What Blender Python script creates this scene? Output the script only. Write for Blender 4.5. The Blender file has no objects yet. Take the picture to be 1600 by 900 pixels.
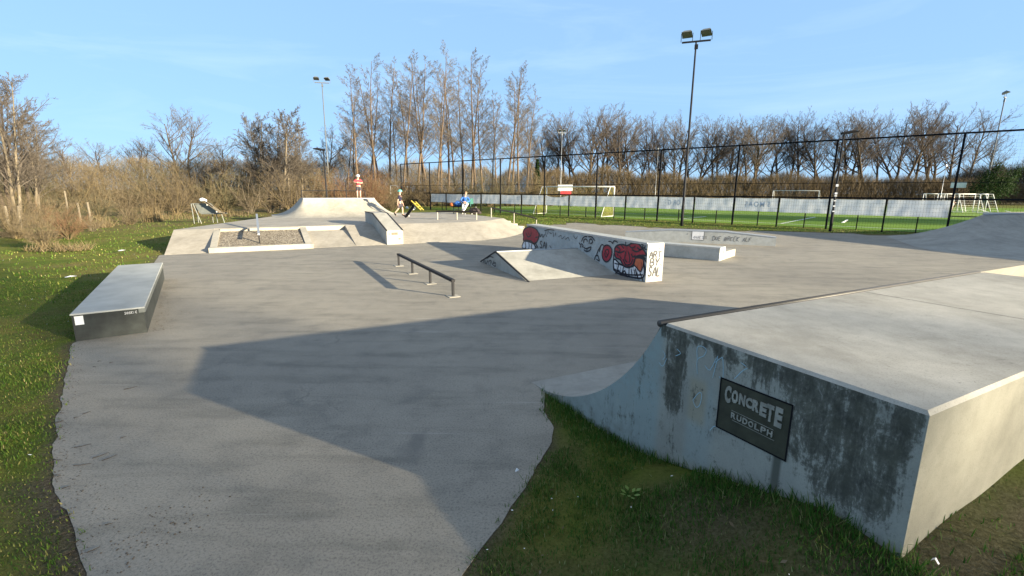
import bpy, math, random
import numpy as np
from mathutils import Vector, Matrix, noise as mnoise

random.seed(7); rng = np.random.default_rng(11)
PI = math.pi
SC = bpy.context.scene
COL = SC.collection
rad = math.radians

# ------------------------------------------------------------------ camera
FPX, CAMH = 730.0, 2.0
PITCH = math.atan(151/730); ROLL = 0.0065
cP, sP, cR, sR = math.cos(PITCH), math.sin(PITCH), math.cos(ROLL), math.sin(ROLL)
cam = bpy.data.cameras.new('camera'); co = bpy.data.objects.new('camera', cam); COL.objects.link(co)
cam.sensor_width = 36; cam.lens = FPX/1600*36; cam.clip_start = .05; cam.clip_end = 5000
co.matrix_world = Matrix.Translation((0,0,CAMH)) @ Matrix.Rotation(PI/2-PITCH,4,'X') @ Matrix.Rotation(ROLL,4,'Z')
SC.camera = co

def ray(x, y):
    a=(x-800)/FPX; b=(y-450)/FPX
    u=a*cR+b*sR; v=-(-a*sR+b*cR)
    return u, cP+v*sP, v*cP-sP
def W(x, y, z=0.0):                       # photo pixel -> point on the level z
    u,fw,up=ray(x,y); d=(z-CAMH)/up
    return Vector((u*d,fw*d,z))
def D(x, y, Y):                           # photo pixel -> point at forward distance Y
    u,fw,up=ray(x,y); d=Y/fw
    return Vector((u*d,Y,CAMH+up*d))
def onpl(x, y, o, n):                     # photo pixel -> point on a vertical face
    r=Vector(ray(x,y)); c=Vector((0,0,CAMH)); n=Vector(n)
    return c+r*((Vector(o)-c).dot(n)/r.dot(n))

# ------------------------------------------------------------------ materials
def nodes(name):
    m=bpy.data.materials.new(name); m.use_nodes=True
    nt=m.node_tree; b=nt.nodes['Principled BSDF']
    return m,nt,b
def N(nt,t,**k):
    n=nt.nodes.new(t)
    for a,v in k.items():
        if a in n.inputs: n.inputs[a].default_value=v
        else: setattr(n,a,v)
    return n
def ramp(nt,src,stops):
    r=N(nt,'ShaderNodeValToRGB'); e=r.color_ramp.elements
    while len(e)<len(stops): e.new(.5)
    for i,(p,c) in enumerate(stops):
        e[i].position=p; e[i].color=(*c,1) if len(c)==3 else c
    nt.links.new(src,r.inputs[0]); return r.outputs[0]
def mix(nt,f,a,b,mode='MIX'):
    n=N(nt,'ShaderNodeMix',data_type='RGBA',blend_type=mode)
    L=nt.links
    for i,s in ((0,f),(6,a),(7,b)):
        if hasattr(s,'node'): L.new(s,n.inputs[i])
        elif i==0: n.inputs[0].default_value=s
        else: n.inputs[i].default_value=(*s,1)
    return n.outputs[2]
def coords(nt,kind='Object',scale=(1,1,1),rot=(0,0,0)):
    t=N(nt,'ShaderNodeTexCoord'); m=N(nt,'ShaderNodeMapping'); m.inputs['Scale'].default_value=scale; m.inputs['Rotation'].default_value=rot
    nt.links.new(t.outputs[kind],m.inputs[0]); return m.outputs[0]
def noise(nt,vec,scale,detail=6,rough=.6,dist=0):
    n=N(nt,'ShaderNodeTexNoise'); n.inputs['Scale'].default_value=scale; n.inputs['Detail'].default_value=detail
    n.inputs['Roughness'].default_value=rough; n.inputs['Distortion'].default_value=dist
    nt.links.new(vec,n.inputs[0]); return n.outputs[0]
def bump(nt,b,h,strength=.3,dist=.01):
    n=N(nt,'ShaderNodeBump'); n.inputs['Strength'].default_value=strength; n.inputs['Distance'].default_value=dist
    nt.links.new(h,n.inputs['Height']); nt.links.new(n.outputs[0],b.inputs['Normal'])
def geopos(nt,scale=(1,1,1),rot=(0,0,0)):
    g=N(nt,'ShaderNodeNewGeometry'); m=N(nt,'ShaderNodeMapping'); m.inputs['Scale'].default_value=scale; m.inputs['Rotation'].default_value=rot
    nt.links.new(g.outputs['Position'],m.inputs[0]); return m.outputs[0]
def flat(name,c,rough=.6,metal=0,var=.12,scale=6):
    m,nt,b=nodes(name)
    n=noise(nt,coords(nt),scale)
    col=ramp(nt,n,[(.3,tuple(x*(1-var) for x in c)),(.7,tuple(min(1,x*(1+var)) for x in c))])
    nt.links.new(col,b.inputs['Base Color']); b.inputs['Roughness'].default_value=rough; b.inputs['Metallic'].default_value=metal
    return m
def concrete(name,c,var=.18,rough=.8,speck=.5,seed=0):
    m,nt,b=nodes(name)
    v=geopos(nt); 
    big=noise(nt,v,1.1,7,.62); mid=noise(nt,v,7,6,.65); fine=noise(nt,v,160,3,.7)
    lo=tuple(x*(1-var) for x in c); hi=tuple(min(1,x*(1+var*.7)) for x in c)
    col=ramp(nt,big,[(.32,lo),(.5,c),(.7,hi)])
    col=mix(nt,.35,col,ramp(nt,mid,[(.35,(.62,.62,.6)),(.6,(1,1,1))]),'MULTIPLY')
    col=mix(nt,speck,col,ramp(nt,fine,[(.3,(.6,.6,.6)),(.5,(1,1,1)),(.72,(1.0,1.0,1.0))]),'MULTIPLY')
    # pits
    vo=N(nt,'ShaderNodeTexVoronoi'); vo.inputs['Scale'].default_value=14; nt.links.new(v,vo.inputs[0])
    pit=ramp(nt,vo.outputs['Distance'],[(.03,(.35,.34,.32)),(.07,(1,1,1))])
    pm=noise(nt,v,3.1,3); pf=ramp(nt,pm,[(.5,(0,0,0)),(.62,(1,1,1))])
    col=mix(nt,pf,col,mix(nt,.8,col,pit,'MULTIPLY'))
    li=noise(nt,v,34,5,.75); lm=noise(nt,v,1.6,4,.6); gate=ramp(nt,lm,[(.46,(0,0,0)),(.66,(1,1,1))])
    col=mix(nt,mix(nt,1,ramp(nt,li,[(.60,(0,0,0)),(.66,(.75,.75,.75))]),gate,'MULTIPLY'),col,(.13,.125,.10))
    st2=noise(nt,geopos(nt,(1,.25,1),(0,0,1.1)),3.2,7,.65,.4); col=mix(nt,.4,col,ramp(nt,st2,[(.36,(.70,.69,.66)),(.55,(1,1,1))]),'MULTIPLY')
    nt.links.new(col,b.inputs['Base Color']); b.inputs['Roughness'].default_value=rough
    bump(nt,b,fine,.25,.004)
    return m

M={}
M['conc']=concrete('pale_concrete',(.41,.38,.325),.2)
M['conc_deck']=concrete('deck_concrete',(.43,.405,.355),.28,speck=.75)
M['conc_smooth']=concrete('smooth_concrete',(.40,.385,.345),.2,speck=.45)
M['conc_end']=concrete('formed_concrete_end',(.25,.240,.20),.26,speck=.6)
M['conc_far']=concrete('platform_concrete',(.375,.34,.29),.18,speck=.3)
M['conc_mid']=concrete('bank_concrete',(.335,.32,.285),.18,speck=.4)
M['white']=concrete('whitewashed_concrete',(.44,.45,.44),.1,speck=.2)
M['steel']=flat('galvanised_steel',(.42,.43,.44),.45,.6)
M['dsteel']=flat('dark_steel',(.020,.020,.023),.7,.1); M['dsteel'].node_tree.nodes['Principled BSDF'].inputs['Specular IOR Level'].default_value=.25
M['black']=flat('black_paint',(.010,.010,.012),.85); M['black'].node_tree.nodes['Principled BSDF'].inputs['Specular IOR Level'].default_value=.15
M['rust']=flat('worn_steel_pipe',(.075,.07,.066),.55,.3)
M['lamp']=flat('grey_lamp_housing',(.17,.18,.17),.5,.2)
M['pole']=flat('mast_paint',(.16,.17,.18),.5,.3)
M['wpaint']=flat('white_paint',(.8,.8,.8),.5,0,.04)
M['yellow']=flat('yellow_plastic',(.72,.55,.10),.5)
M['ynet']=flat('yellow_net',(.36,.31,.06),.7)
M['ink']=flat('black_spray_paint',(.015,.014,.022),.55)
M['red']=flat('red_spray_paint',(.34,.022,.035),.6,0,.35,5)
M['pink']=flat('pink_spray_paint',(.75,.34,.33),.6,0,.2,6)
M['orange']=flat('orange_spray_paint',(.5,.12,.05),.6)
M['spwhite']=flat('white_spray_paint',(.72,.72,.74),.6)
M['chalk']=flat('pale_blue_chalk',(.34,.52,.62),.8)
M['dirtline']=flat('grey_marker_ink',(.07,.07,.08),.7)
M['plaque']=flat('mossy_bronze_plate',(.045,.045,.028),.75,0,.4,9)
M['letter']=flat('plaque_lettering',(.30,.29,.25),.8,0,.3,14)
M['sticker']=flat('white_sticker',(.85,.85,.85),.5,0,.03)
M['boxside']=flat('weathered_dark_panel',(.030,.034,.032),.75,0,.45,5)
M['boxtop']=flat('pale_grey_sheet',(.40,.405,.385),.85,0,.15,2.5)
M['wood']=flat('weathered_wood',(.17,.14,.10),.8,0,.25,9)
M['skin']=flat('skin',(.56,.34,.25),.5,0,.06)
M['hair']=flat('light_brown_hair',(.24,.15,.08),.6)
M['cred']=flat('red_shirt',(.50,.04,.06),.8)
M['cpink']=flat('pale_sleeve',(.75,.6,.55),.8)
M['cnavy']=flat('navy_shirt',(.012,.012,.04),.8)
M['cgrey']=flat('charcoal_shorts',(.05,.045,.06),.8)
M['cblue']=flat('blue_jacket',(.035,.13,.42),.8)
M['cwhite']=flat('white_trousers',(.8,.8,.8),.8)
M['teal']=flat('teal_helmet_shell',(.12,.42,.38),.4)
M['whelm']=flat('white_helmet_shell',(.78,.74,.7),.4)
M['sole']=flat('white_shoes',(.7,.68,.62),.6)
M['ball']=flat('orange_basketball',(.5,.13,.03),.6)
M['green_metal']=flat('teal_bench_paint',(.06,.2,.17),.5)
M['bag']=flat('dark_backpack',(.03,.02,.022),.8,0,.4,8)
M['gravel']=None

def banner_mat():
    m,nt,b=nodes('banner_cloth')
    v=coords(nt)
    n=noise(nt,v,2.2,6,.6,.6); n2=noise(nt,v,18,4)
    c=ramp(nt,n,[(.3,(.56,.61,.69)),(.5,(.66,.70,.76)),(.72,(.76,.77,.80))])
    c=mix(nt,.25,c,ramp(nt,n2,[(.4,(.7,.7,.75)),(.6,(1,1,1))]),'MULTIPLY')
    nt.links.new(c,b.inputs['Base Color']); b.inputs['Roughness'].default_value=.7
    tr=N(nt,'ShaderNodeBsdfTranslucent'); nt.links.new(c,tr.inputs[0])
    mx=N(nt,'ShaderNodeMixShader'); mx.inputs[0].default_value=.4
    out=nt.nodes['Material Output']
    nt.links.new(b.outputs[0],mx.inputs[1]); nt.links.new(tr.outputs[0],mx.inputs[2]); nt.links.new(mx.outputs[0],out.inputs[0])
    return m
M['banner']=banner_mat()
M['bannertext']=flat('banner_show_through_print',(.60,.65,.72),.7)

def gravel_mat():
    m,nt,b=nodes('gravel_bed'); v=geopos(nt)
    vo=N(nt,'ShaderNodeTexVoronoi'); vo.inputs['Scale'].default_value=28; nt.links.new(v,vo.inputs[0])
    c=ramp(nt,vo.outputs['Color'],[(.2,(.10,.08,.06)),(.5,(.24,.20,.15)),(.8,(.36,.32,.26))])
    n=noise(nt,v,2.2,5); c=mix(nt,.5,c,ramp(nt,n,[(.35,(.6,.56,.5)),(.65,(1,1,1))]),'MULTIPLY')
    nt.links.new(c,b.inputs['Base Color']); b.inputs['Roughness'].default_value=.95
    bump(nt,b,vo.outputs['Distance'],.9,.02); return m
M['gravel']=gravel_mat()

def pavement_mat():
    m,nt,b=nodes('worn_asphalt'); v=geopos(nt)
    big=noise(nt,v,.32,8,.6,.4); mid=noise(nt,v,2.6,8,.65); st=noise(nt,geopos(nt,(.35,2.2,1),(0,0,.5)),1.7,7,.62,.3)
    fine=noise(nt,v,230,2,.8); agg=noise(nt,v,62,4,.75)
    c=ramp(nt,big,[(.30,(.245,.222,.186)),(.5,(.308,.278,.230)),(.70,(.355,.320,.262))])
    c=mix(nt,.75,c,ramp(nt,mid,[(.33,(.70,.71,.72)),(.5,(.95,.95,.95)),(.68,(1.0,1.0,1.0))]),'MULTIPLY')
    c=mix(nt,.6,c,ramp(nt,st,[(.34,(.58,.59,.58)),(.5,(.95,.95,.95)),(.62,(1,1,1))]),'MULTIPLY')
    c=mix(nt,.75,c,ramp(nt,agg,[(.36,(.40,.40,.41)),(.50,(.93,.93,.93)),(.62,(1.0,1.0,1.0))]),'MULTIPLY')
    spk=ramp(nt,fine,[(.60,(0,0,0)),(.72,(1,1,1))])
    c=mix(nt,mix(nt,.7,(0,0,0),spk),c,(.50,.48,.45))
    # scuffs and scratches
    for rot,sc,lim in ((.35,(.22,9,1),.715),(-.7,(.3,8,1),.74),(1.2,(.25,8,1),.75)):
        s=noise(nt,geopos(nt,sc,(0,0,rot)),1.5,4,.55,.15)
        c=mix(nt,mix(nt,.55,(0,0,0),ramp(nt,s,[(lim-.035,(0,0,0)),(lim+.03,(1,1,1))])),c,(.42,.40,.37))
    # dark oily blots
    cv=N(nt,'ShaderNodeTexVoronoi',feature='DISTANCE_TO_EDGE'); cv.inputs['Scale'].default_value=.33
    wob=N(nt,'ShaderNodeTexNoise'); wob.inputs['Scale'].default_value=2.5; wob.inputs['Detail'].default_value=6; nt.links.new(v,wob.inputs[0])
    vm=N(nt,'ShaderNodeVectorMath',operation='MULTIPLY_ADD'); nt.links.new(wob.outputs['Color'],vm.inputs[0]); vm.inputs[1].default_value=(.5,.5,.5); nt.links.new(v,vm.inputs[2]); nt.links.new(vm.outputs[0],cv.inputs[0])
    cr=ramp(nt,cv.outputs['Distance'],[(.0,(1,1,1)),(.0035,(0,0,0))]); cmk=ramp(nt,noise(nt,v,.6,2),[(.56,(0,0,0)),(.66,(.45,.45,.45))])
    c=mix(nt,mix(nt,1,cr,cmk,'MULTIPLY'),c,(.07,.065,.055))
    dk=noise(nt,v,.9,6,.55,1.0); c=mix(nt,ramp(nt,dk,[(.60,(0,0,0)),(.74,(.6,.6,.6))]),c,(.12,.115,.105))
    nt.links.new(c,b.inputs['Base Color']); b.inputs['Roughness'].default_value=.82
    bump(nt,b,agg,.45,.006); return m
M['pave']=pavement_mat()

def ground_mat():
    m,nt,b=nodes('lawn_soil'); v=geopos(nt)
    at=N(nt,'ShaderNodeVertexColor'); at.layer_name='mask'
    sep=N(nt,'ShaderNodeSeparateColor'); nt.links.new(at.outputs[0],sep.inputs[0])
    n1=noise(nt,v,.55,7,.65,.5); n2=noise(nt,v,5,7,.7); n3=noise(nt,v,45,5,.75)
    g=ramp(nt,n1,[(.28,(.085,.135,.020)),(.46,(.125,.155,.026)),(.60,(.18,.165,.045)),(.74,(.23,.185,.07))])
    g=mix(nt,.75,g,ramp(nt,n2,[(.3,(.42,.45,.38)),(.52,(1,1,1)),(.7,(1.0,1.0,.95))]),'MULTIPLY')
    g=mix(nt,.7,g,ramp(nt,n3,[(.32,(.5,.52,.46)),(.55,(1,1,1))]),'MULTIPLY')
    soil=ramp(nt,n3,[(.3,(.045,.034,.024)),(.5,(.10,.078,.056)),(.7,(.17,.14,.105))])
    straw=ramp(nt,n2,[(.3,(.09,.065,.03)),(.7,(.19,.145,.075))])
    c=mix(nt,sep.outputs[0],g,soil); c=mix(nt,sep.outputs[1],c,straw)
    nt.links.new(c,b.inputs['Base Color']); b.inputs['Roughness'].default_value=1
    b.inputs['Specular IOR Level'].default_value=.1
    bump(nt,b,n3,.9,.03); return m
M['ground']=ground_mat()

def blade_mat(name,stops):
    m,nt,b=nodes(name); g=N(nt,'ShaderNodeNewGeometry')
    c=ramp(nt,g.outputs['Random Per Island'],stops)
    nt.links.new(c,b.inputs['Base Color']); b.inputs['Roughness'].default_value=.7; b.inputs['Specular IOR Level'].default_value=.15
    tr=N(nt,'ShaderNodeBsdfTranslucent'); nt.links.new(c,tr.inputs[0])
    mx=N(nt,'ShaderNodeMixShader'); mx.inputs[0].default_value=.3; out=nt.nodes['Material Output']
    nt.links.new(b.outputs[0],mx.inputs[1]); nt.links.new(tr.outputs[0],mx.inputs[2]); nt.links.new(mx.outputs[0],out.inputs[0])
    return m
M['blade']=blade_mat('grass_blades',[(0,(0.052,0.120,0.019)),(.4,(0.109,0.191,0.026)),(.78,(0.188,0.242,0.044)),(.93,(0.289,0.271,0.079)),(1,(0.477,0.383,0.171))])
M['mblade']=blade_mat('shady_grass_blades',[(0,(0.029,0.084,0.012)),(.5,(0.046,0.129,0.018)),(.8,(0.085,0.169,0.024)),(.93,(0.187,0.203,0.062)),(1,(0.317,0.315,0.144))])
M['straw']=blade_mat('dry_reed_stems',[(0,(0.138,0.099,0.050)),(.6,(0.231,0.176,0.099)),(1,(0.286,0.231,0.143))])
M['daisy']=flat('daisy_petals',(.8,.8,.78),.7)
M['leaf']=blade_mat('dry_leaves',[(0,(0.090,0.055,0.025)),(.6,(0.165,0.120,0.065)),(1,(0.240,0.200,0.135))])

def turf_mat():
    m,nt,b=nodes('artificial_turf'); v=geopos(nt)
    n1=noise(nt,v,.12,5); n2=noise(nt,v,3,6,.7)
    c=ramp(nt,n1,[(.35,(.125,.225,.026)),(.65,(.175,.27,.036))])
    c=mix(nt,.5,c,ramp(nt,n2,[(.35,(.65,.7,.6)),(.6,(1,1,1))]),'MULTIPLY')
    nt.links.new(c,b.inputs['Base Color']); b.inputs['Roughness'].default_value=.9; b.inputs['Specular IOR Level'].default_value=.1; return m
M['turf']=turf_mat()

def bark(name,c1,c2,rand=.25):
    m,nt,b=nodes(name)
    n=noise(nt,coords(nt,'Object',(3,3,.6)),3,5)
    c=ramp(nt,n,[(.3,c1),(.7,c2)])
    oi=N(nt,'ShaderNodeObjectInfo'); r=ramp(nt,oi.outputs['Random'],[(0,(1-rand,)*3),(1,(1,1,1-rand*.3))])
    c=mix(nt,1,c,r,'MULTIPLY')
    nt.links.new(c,b.inputs['Base Color']); b.inputs['Roughness'].default_value=.9; b.inputs['Specular IOR Level'].default_value=.15; return m
M['pop_bark']=bark('poplar_bark',(0.112,0.080,0.058),(0.201,0.147,0.109))
M['pop_twig']=bark('poplar_twigs',(0.131,0.108,0.094),(0.217,0.186,0.168))
M['oak_bark']=bark('oak_bark',(0.057,0.045,0.036),(0.121,0.093,0.073))
M['oak_twig']=bark('oak_twigs',(0.100,0.082,0.075),(0.186,0.153,0.139))
M['bir_bark']=bark('birch_bark',(0.112,0.090,0.064),(0.225,0.188,0.143),.1)
M['bir_twig']=bark('birch_twigs',(0.109,0.091,0.076),(0.182,0.153,0.132))
M['ochre_stem']=bark('ochre_shrub_stems',(.12,.09,.05),(.22,.17,.10))
M['ochre_twig']=bark('ochre_shrub_twigs',(0.139,0.110,0.076),(0.239,0.188,0.135),.35)
M['olive_twig']=bark('olive_shrub_twigs',(0.115,0.105,0.066),(0.212,0.186,0.124),.3)
M['red_twig']=bark('reddish_shrub_twigs',(0.150,0.088,0.058),(0.240,0.137,0.088),.3)
M['hedge_twig']=bark('brown_undergrowth_twigs',(0.106,0.081,0.050),(0.193,0.144,0.094),.2)
M['ivy']=blade_mat('ivy_leaves',[(0,(.012,.028,.010)),(.6,(.028,.055,.016)),(1,(.05,.085,.025))])

# stained wall of the big quarter pipe (local x=0 face: y from -1.485 to 0 is the block)
def stained_mat():
    m,nt,b=nodes('algae_stained_concrete')
    tc=N(nt,'ShaderNodeTexCoord'); sp=N(nt,'ShaderNodeSeparateXYZ'); nt.links.new(tc.outputs['Object'],sp.inputs[0])
    o=tc.outputs['Object']
    big=noise(nt,o,2.0,6); fine=noise(nt,o,90,4,.7); med=noise(nt,o,9,6,.65)
    c=ramp(nt,big,[(.3,(.25,.25,.225)),(.5,(.325,.325,.29)),(.7,(.40,.395,.345))])
    c=mix(nt,.4,c,ramp(nt,med,[(.35,(.72,.72,.7)),(.6,(1,1,1))]),'MULTIPLY')
    c=mix(nt,.4,c,ramp(nt,fine,[(.3,(.65,.65,.65)),(.5,(1,1,1))]),'MULTIPLY')
    def mp(s,i,loc=(0,0,0)):
        k=N(nt,'ShaderNodeMapping'); k.inputs['Scale'].default_value=s; k.inputs['Location'].default_value=loc; nt.links.new(o,k.inputs[0]); return k.outputs[0]
    def win(a0,a1,b0,b1,ax='Y'):   # soft window along an axis
        q=N(nt,'ShaderNodeMapRange',interpolation_type='SMOOTHSTEP'); q.inputs[1].default_value=a0; q.inputs[2].default_value=a1
        w=N(nt,'ShaderNodeMapRange',interpolation_type='SMOOTHSTEP'); w.inputs[1].default_value=b0; w.inputs[2].default_value=b1; w.inputs[3].default_value=1; w.inputs[4].default_value=0
        nt.links.new(sp.outputs[ax],q.inputs[0]); nt.links.new(sp.outputs[ax],w.inputs[0])
        k=N(nt,'ShaderNodeMath',operation='MULTIPLY'); nt.links.new(q.outputs[0],k.inputs[0]); nt.links.new(w.outputs[0],k.inputs[1]); return k.outputs[0]
    def mul(a,bb):
        k=N(nt,'ShaderNodeMath',operation='MULTIPLY'); 
        for i,s in enumerate((a,bb)):
            if hasattr(s,'node'): nt.links.new(s,k.inputs[i])
            else: k.inputs[i].default_value=s
        return k.outputs[0]
    def add(a,bb):
        k=N(nt,'ShaderNodeMath',operation='ADD',use_clamp=True)
        for i,s in enumerate((a,bb)):
            if hasattr(s,'node'): nt.links.new(s,k.inputs[i])
            else: k.inputs[i].default_value=s
        return k.outputs[0]
    # the pale blue spray haze of the ramp end
    c=mix(nt,mul(win(-.06,.03,.95,1.5),ramp(nt,med,[(.2,(.25,)*3),(.6,(.75,)*3)])),c,(.25,.335,.345))
    c=mix(nt,mul(mul(win(-.52,-.42,-.30,-.24),win(.2,.3,.75,.95,'Z')),.35),c,(.26,.35,.37))
    # brown rounded blotch
    c=mix(nt,mul(mul(win(-.44,-.38,-.30,-.24),win(.50,.58,.80,.88,'Z')),.55),c,(.33,.27,.17))
    # black algae, streaking downwards from the edge
    stre=noise(nt,mp((1,8,.8),(3,0,1)),2.6,10,.72,.5); blot=noise(nt,mp((1,1.6,1.0),(3,1,2)),5.5,12,.78,.7); grit=noise(nt,mp((1,1.5,1),(1,5,2)),38,6,.75)
    k=add(add(mul(stre,.36),mul(blot,.50)),mul(grit,.24))
    kc=N(nt,'ShaderNodeMath',operation='MULTIPLY_ADD'); nt.links.new(k,kc.inputs[0]); kc.inputs[1].default_value=2.5; kc.inputs[2].default_value=-.86; k=kc.outputs[0]
    zone=add(add(mul(win(-.26,-.19,-.10,-.03),win(.42,.6,1.2,1.3,'Z')), mul(win(-1.47,-1.38,-1.17,-.98),win(.40,.72,1.2,1.3,'Z'))),
             add(mul(win(-1.12,-1.02,-.98,-.90),mul(win(.55,.8,1.2,1.3,'Z'),.7)), mul(win(-1.5,-1.45,0,.02),win(1.0,1.09,1.2,1.3,'Z'))))
    zone=add(zone,mul(win(-1.5,-1.44,-.55,-.40),mul(win(.84,1.04,1.2,1.3,'Z'),.55)))
    zone=add(zone,mul(win(-1.5,-1.3,-.95,-.75),mul(win(.3,.6,1.0,1.1,'Z'),.22)))
    thr=N(nt,'ShaderNodeMath',operation='MULTIPLY_ADD'); nt.links.new(zone,thr.inputs[0]); thr.inputs[1].default_value=.30; nt.links.new(k,thr.inputs[2])
    f=ramp(nt,thr.outputs[0],[(.60,(0,0,0)),(.68,(.35,.35,.35)),(.74,(.72,.72,.72)),(.92,(.93,.93,.93))])
    c=mix(nt,f,c,ramp(nt,med,[(.3,(.022,.022,.017)),(.7,(.075,.075,.054))]))
    # green brown drip under the plate and splash band by the soil
    c=mix(nt,mul(mul(win(-.93,-.91,-.885,-.86),win(.30,.40,.60,.66,'Z')),.85),c,(.06,.065,.05))
    sh=add(med,mul(win(.9,1.2,3,4),0))
    gz=N(nt,'ShaderNodeMapRange'); gz.inputs[1].default_value=.15; gz.inputs[2].default_value=.55; gz.inputs[3].default_value=.55; gz.inputs[4].default_value=0; nt.links.new(sp.outputs['Z'],gz.inputs[0])
    c=mix(nt,mul(gz.outputs[0],ramp(nt,med,[(.35,(0,0,0)),(.65,(1,1,1))])),c,(.17,.15,.115))
    nt.links.new(c,b.inputs['Base Color']); b.inputs['Roughness'].default_value=.85
    bump(nt,b,fine,.3,.004); return m
M['stained']=stained_mat()

# ------------------------------------------------------------------ mesh builder
class MB:
    def __init__(s): s.v=[]; s.f=[]
    def add(s,vs,fs):
        o=len(s.v); s.v+= [tuple(p) for p in vs]; s.f+=[tuple(i+o for i in f) for f in fs]; return s
    def box(s,x0,y0,z0,x1,y1,z1):
        return s.add([(x0,y0,z0),(x1,y0,z0),(x1,y1,z0),(x0,y1,z0),(x0,y0,z1),(x1,y0,z1),(x1,y1,z1),(x0,y1,z1)],
                     [(0,3,2,1),(4,5,6,7),(0,1,5,4),(1,2,6,5),(2,3,7,6),(3,0,4,7)])
    def bbox(s,x0,y0,z0,x1,y1,z1,b=.012):     # box with a chamfered top edge
        v=[(x0,y0,z0),(x1,y0,z0),(x1,y1,z0),(x0,y1,z0),(x0,y0,z1-b),(x1,y0,z1-b),(x1,y1,z1-b),(x0,y1,z1-b),
           (x0+b,y0+b,z1),(x1-b,y0+b,z1),(x1-b,y1-b,z1),(x0+b,y1-b,z1)]
        return s.add(v,[(0,3,2,1),(8,9,10,11),(0,1,5,4),(1,2,6,5),(2,3,7,6),(3,0,4,7),(4,5,9,8),(5,6,10,9),(6,7,11,10),(7,4,8,11)])
    def prism(s,poly,axis,a,b):               # poly in the two other axes, extruded along axis
        def P(p,t):
            return {'x':(t,p[0],p[1]),'y':(p[0],t,p[1]),'z':(p[0],p[1],t)}[axis]
        n=len(poly); v=[P(p,a) for p in poly]+[P(p,b) for p in poly]
        f=[tuple(range(n))[::-1],tuple(range(n,2*n))]+[(i,(i+1)%n,(i+1)%n+n,i+n) for i in range(n)]
        return s.add(v,f)
    def tube(s,pts,r,k=8,cap=True):
        pts=[Vector(p) for p in pts]; n=len(pts); rs=r if isinstance(r,(list,tuple)) else [r]*n
        vs=[];fs=[]
        for i,p in enumerate(pts):
            d=(pts[min(i+1,n-1)]-pts[max(i-1,0)]).normalized()
            a=d.cross(Vector((0,0,1)) if abs(d.z)<.95 else Vector((1,0,0))).normalized(); b=d.cross(a)
            for j in range(k):
                t=2*PI*j/k+PI/k; vs.append(p+(a*math.cos(t)+b*math.sin(t))*rs[i])
        for i in range(n-1):
            for j in range(k): fs.append((i*k+j,i*k+(j+1)%k,(i+1)*k+(j+1)%k,(i+1)*k+j))
        if cap: fs+= [tuple(range(k))[::-1],tuple(range((n-1)*k,n*k))]
        return s.add(vs,fs)
    def sphere(s,c,r,seg=12,rings=8,sc=(1,1,1)):
        vs=[];fs=[]
        for i in range(rings+1):
            t=PI*i/rings
            for j in range(seg):
                q=2*PI*j/seg; vs.append((c[0]+r*sc[0]*math.sin(t)*math.cos(q),c[1]+r*sc[1]*math.sin(t)*math.sin(q),c[2]+r*sc[2]*math.cos(t)))
        for i in range(rings):
            for j in range(seg): fs.append((i*seg+j,(i+1)*seg+j,(i+1)*seg+(j+1)%seg,i*seg+(j+1)%seg))
        return s.add(vs,fs)
    def build(s,name,mat,parent=None,smooth=False,fix=True):
        me=bpy.data.meshes.new(name); me.from_pydata(s.v,[],s.f)
        if fix:
            import bmesh
            bm=bmesh.new(); bm.from_mesh(me); bmesh.ops.recalc_face_normals(bm,faces=bm.faces); bm.to_mesh(me); bm.free()
        if smooth: me.polygons.foreach_set('use_smooth',[True]*len(me.polygons))
        me.materials.append(mat); me.update()
        return link(name,me,parent)
def link(name,me,parent=None):
    o=bpy.data.objects.new(name,me); COL.objects.link(o)
    if parent: o.parent=parent
    return o
def np_mesh(name,verts,faces,mat,k,smooth=False):     # faces array (n,k)
    me=bpy.data.meshes.new(name); nv,nf=len(verts),len(faces)
    me.vertices.add(nv); me.vertices.foreach_set('co',np.asarray(verts,dtype=np.float32).ravel())
    me.loops.add(nf*k); me.loops.foreach_set('vertex_index',np.asarray(faces,dtype=np.int32).ravel())
    me.polygons.add(nf); me.polygons.foreach_set('loop_start',np.arange(0,nf*k,k,dtype=np.int32)); me.polygons.foreach_set('loop_total',np.full(nf,k,dtype=np.int32))
    if smooth: me.polygons.foreach_set('use_smooth',np.ones(nf,dtype=bool))
    me.materials.append(mat); me.update(calc_edges=True); return me
def thing(name,label,cat,loc=(0,0,0),rotz=0,group=None):
    o=bpy.data.objects.new(name,None); COL.objects.link(o); o.location=loc; o.rotation_euler=(0,0,rotz)
    o.empty_display_size=.2
    return tag(o,label,cat,group)
def tag(o,label,cat,group=None):
    o['label']=label; o['category']=cat
    if group: o['group']=group
    return o
def struct(o,kind='structure'): o['kind']=kind; return o
def dup(root,loc,rotz,scale=None,label=None,group=None):
    r=root.copy(); COL.objects.link(r); r.location=loc; r.rotation_euler=(0,0,rotz)
    if scale: r.scale=scale
    if label: r['label']=label
    if group: r['group']=group
    for ch in list(root.children):
        c=ch.copy(); COL.objects.link(c); c.parent=r
        for g in list(ch.children):
            d=g.copy(); COL.objects.link(d); d.parent=c
    return r
ORD=['leftmost','second from the left','third from the left','fourth from the left','fifth from the left','sixth from the left','seventh from the left','eighth from the left','ninth from the left','tenth from the left','eleventh from the left','twelfth from the left','thirteenth from the left','fourteenth from the left','fifteenth from the left','sixteenth from the left','seventeenth from the left','eighteenth from the left','nineteenth from the left','twentieth from the left']
ORD+= ['twenty-%s from the left'%a for a in ('first','second','third','fourth','fifth','sixth','seventh','eighth','ninth')]+['thirtieth from the left']+['thirty-%s from the left'%a for a in ('first','second','third','fourth','fifth','sixth','seventh','eighth','ninth')]+['fortieth from the left']+['forty-%s from the left'%a for a in ('first','second','third','fourth','fifth','sixth')]

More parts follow.
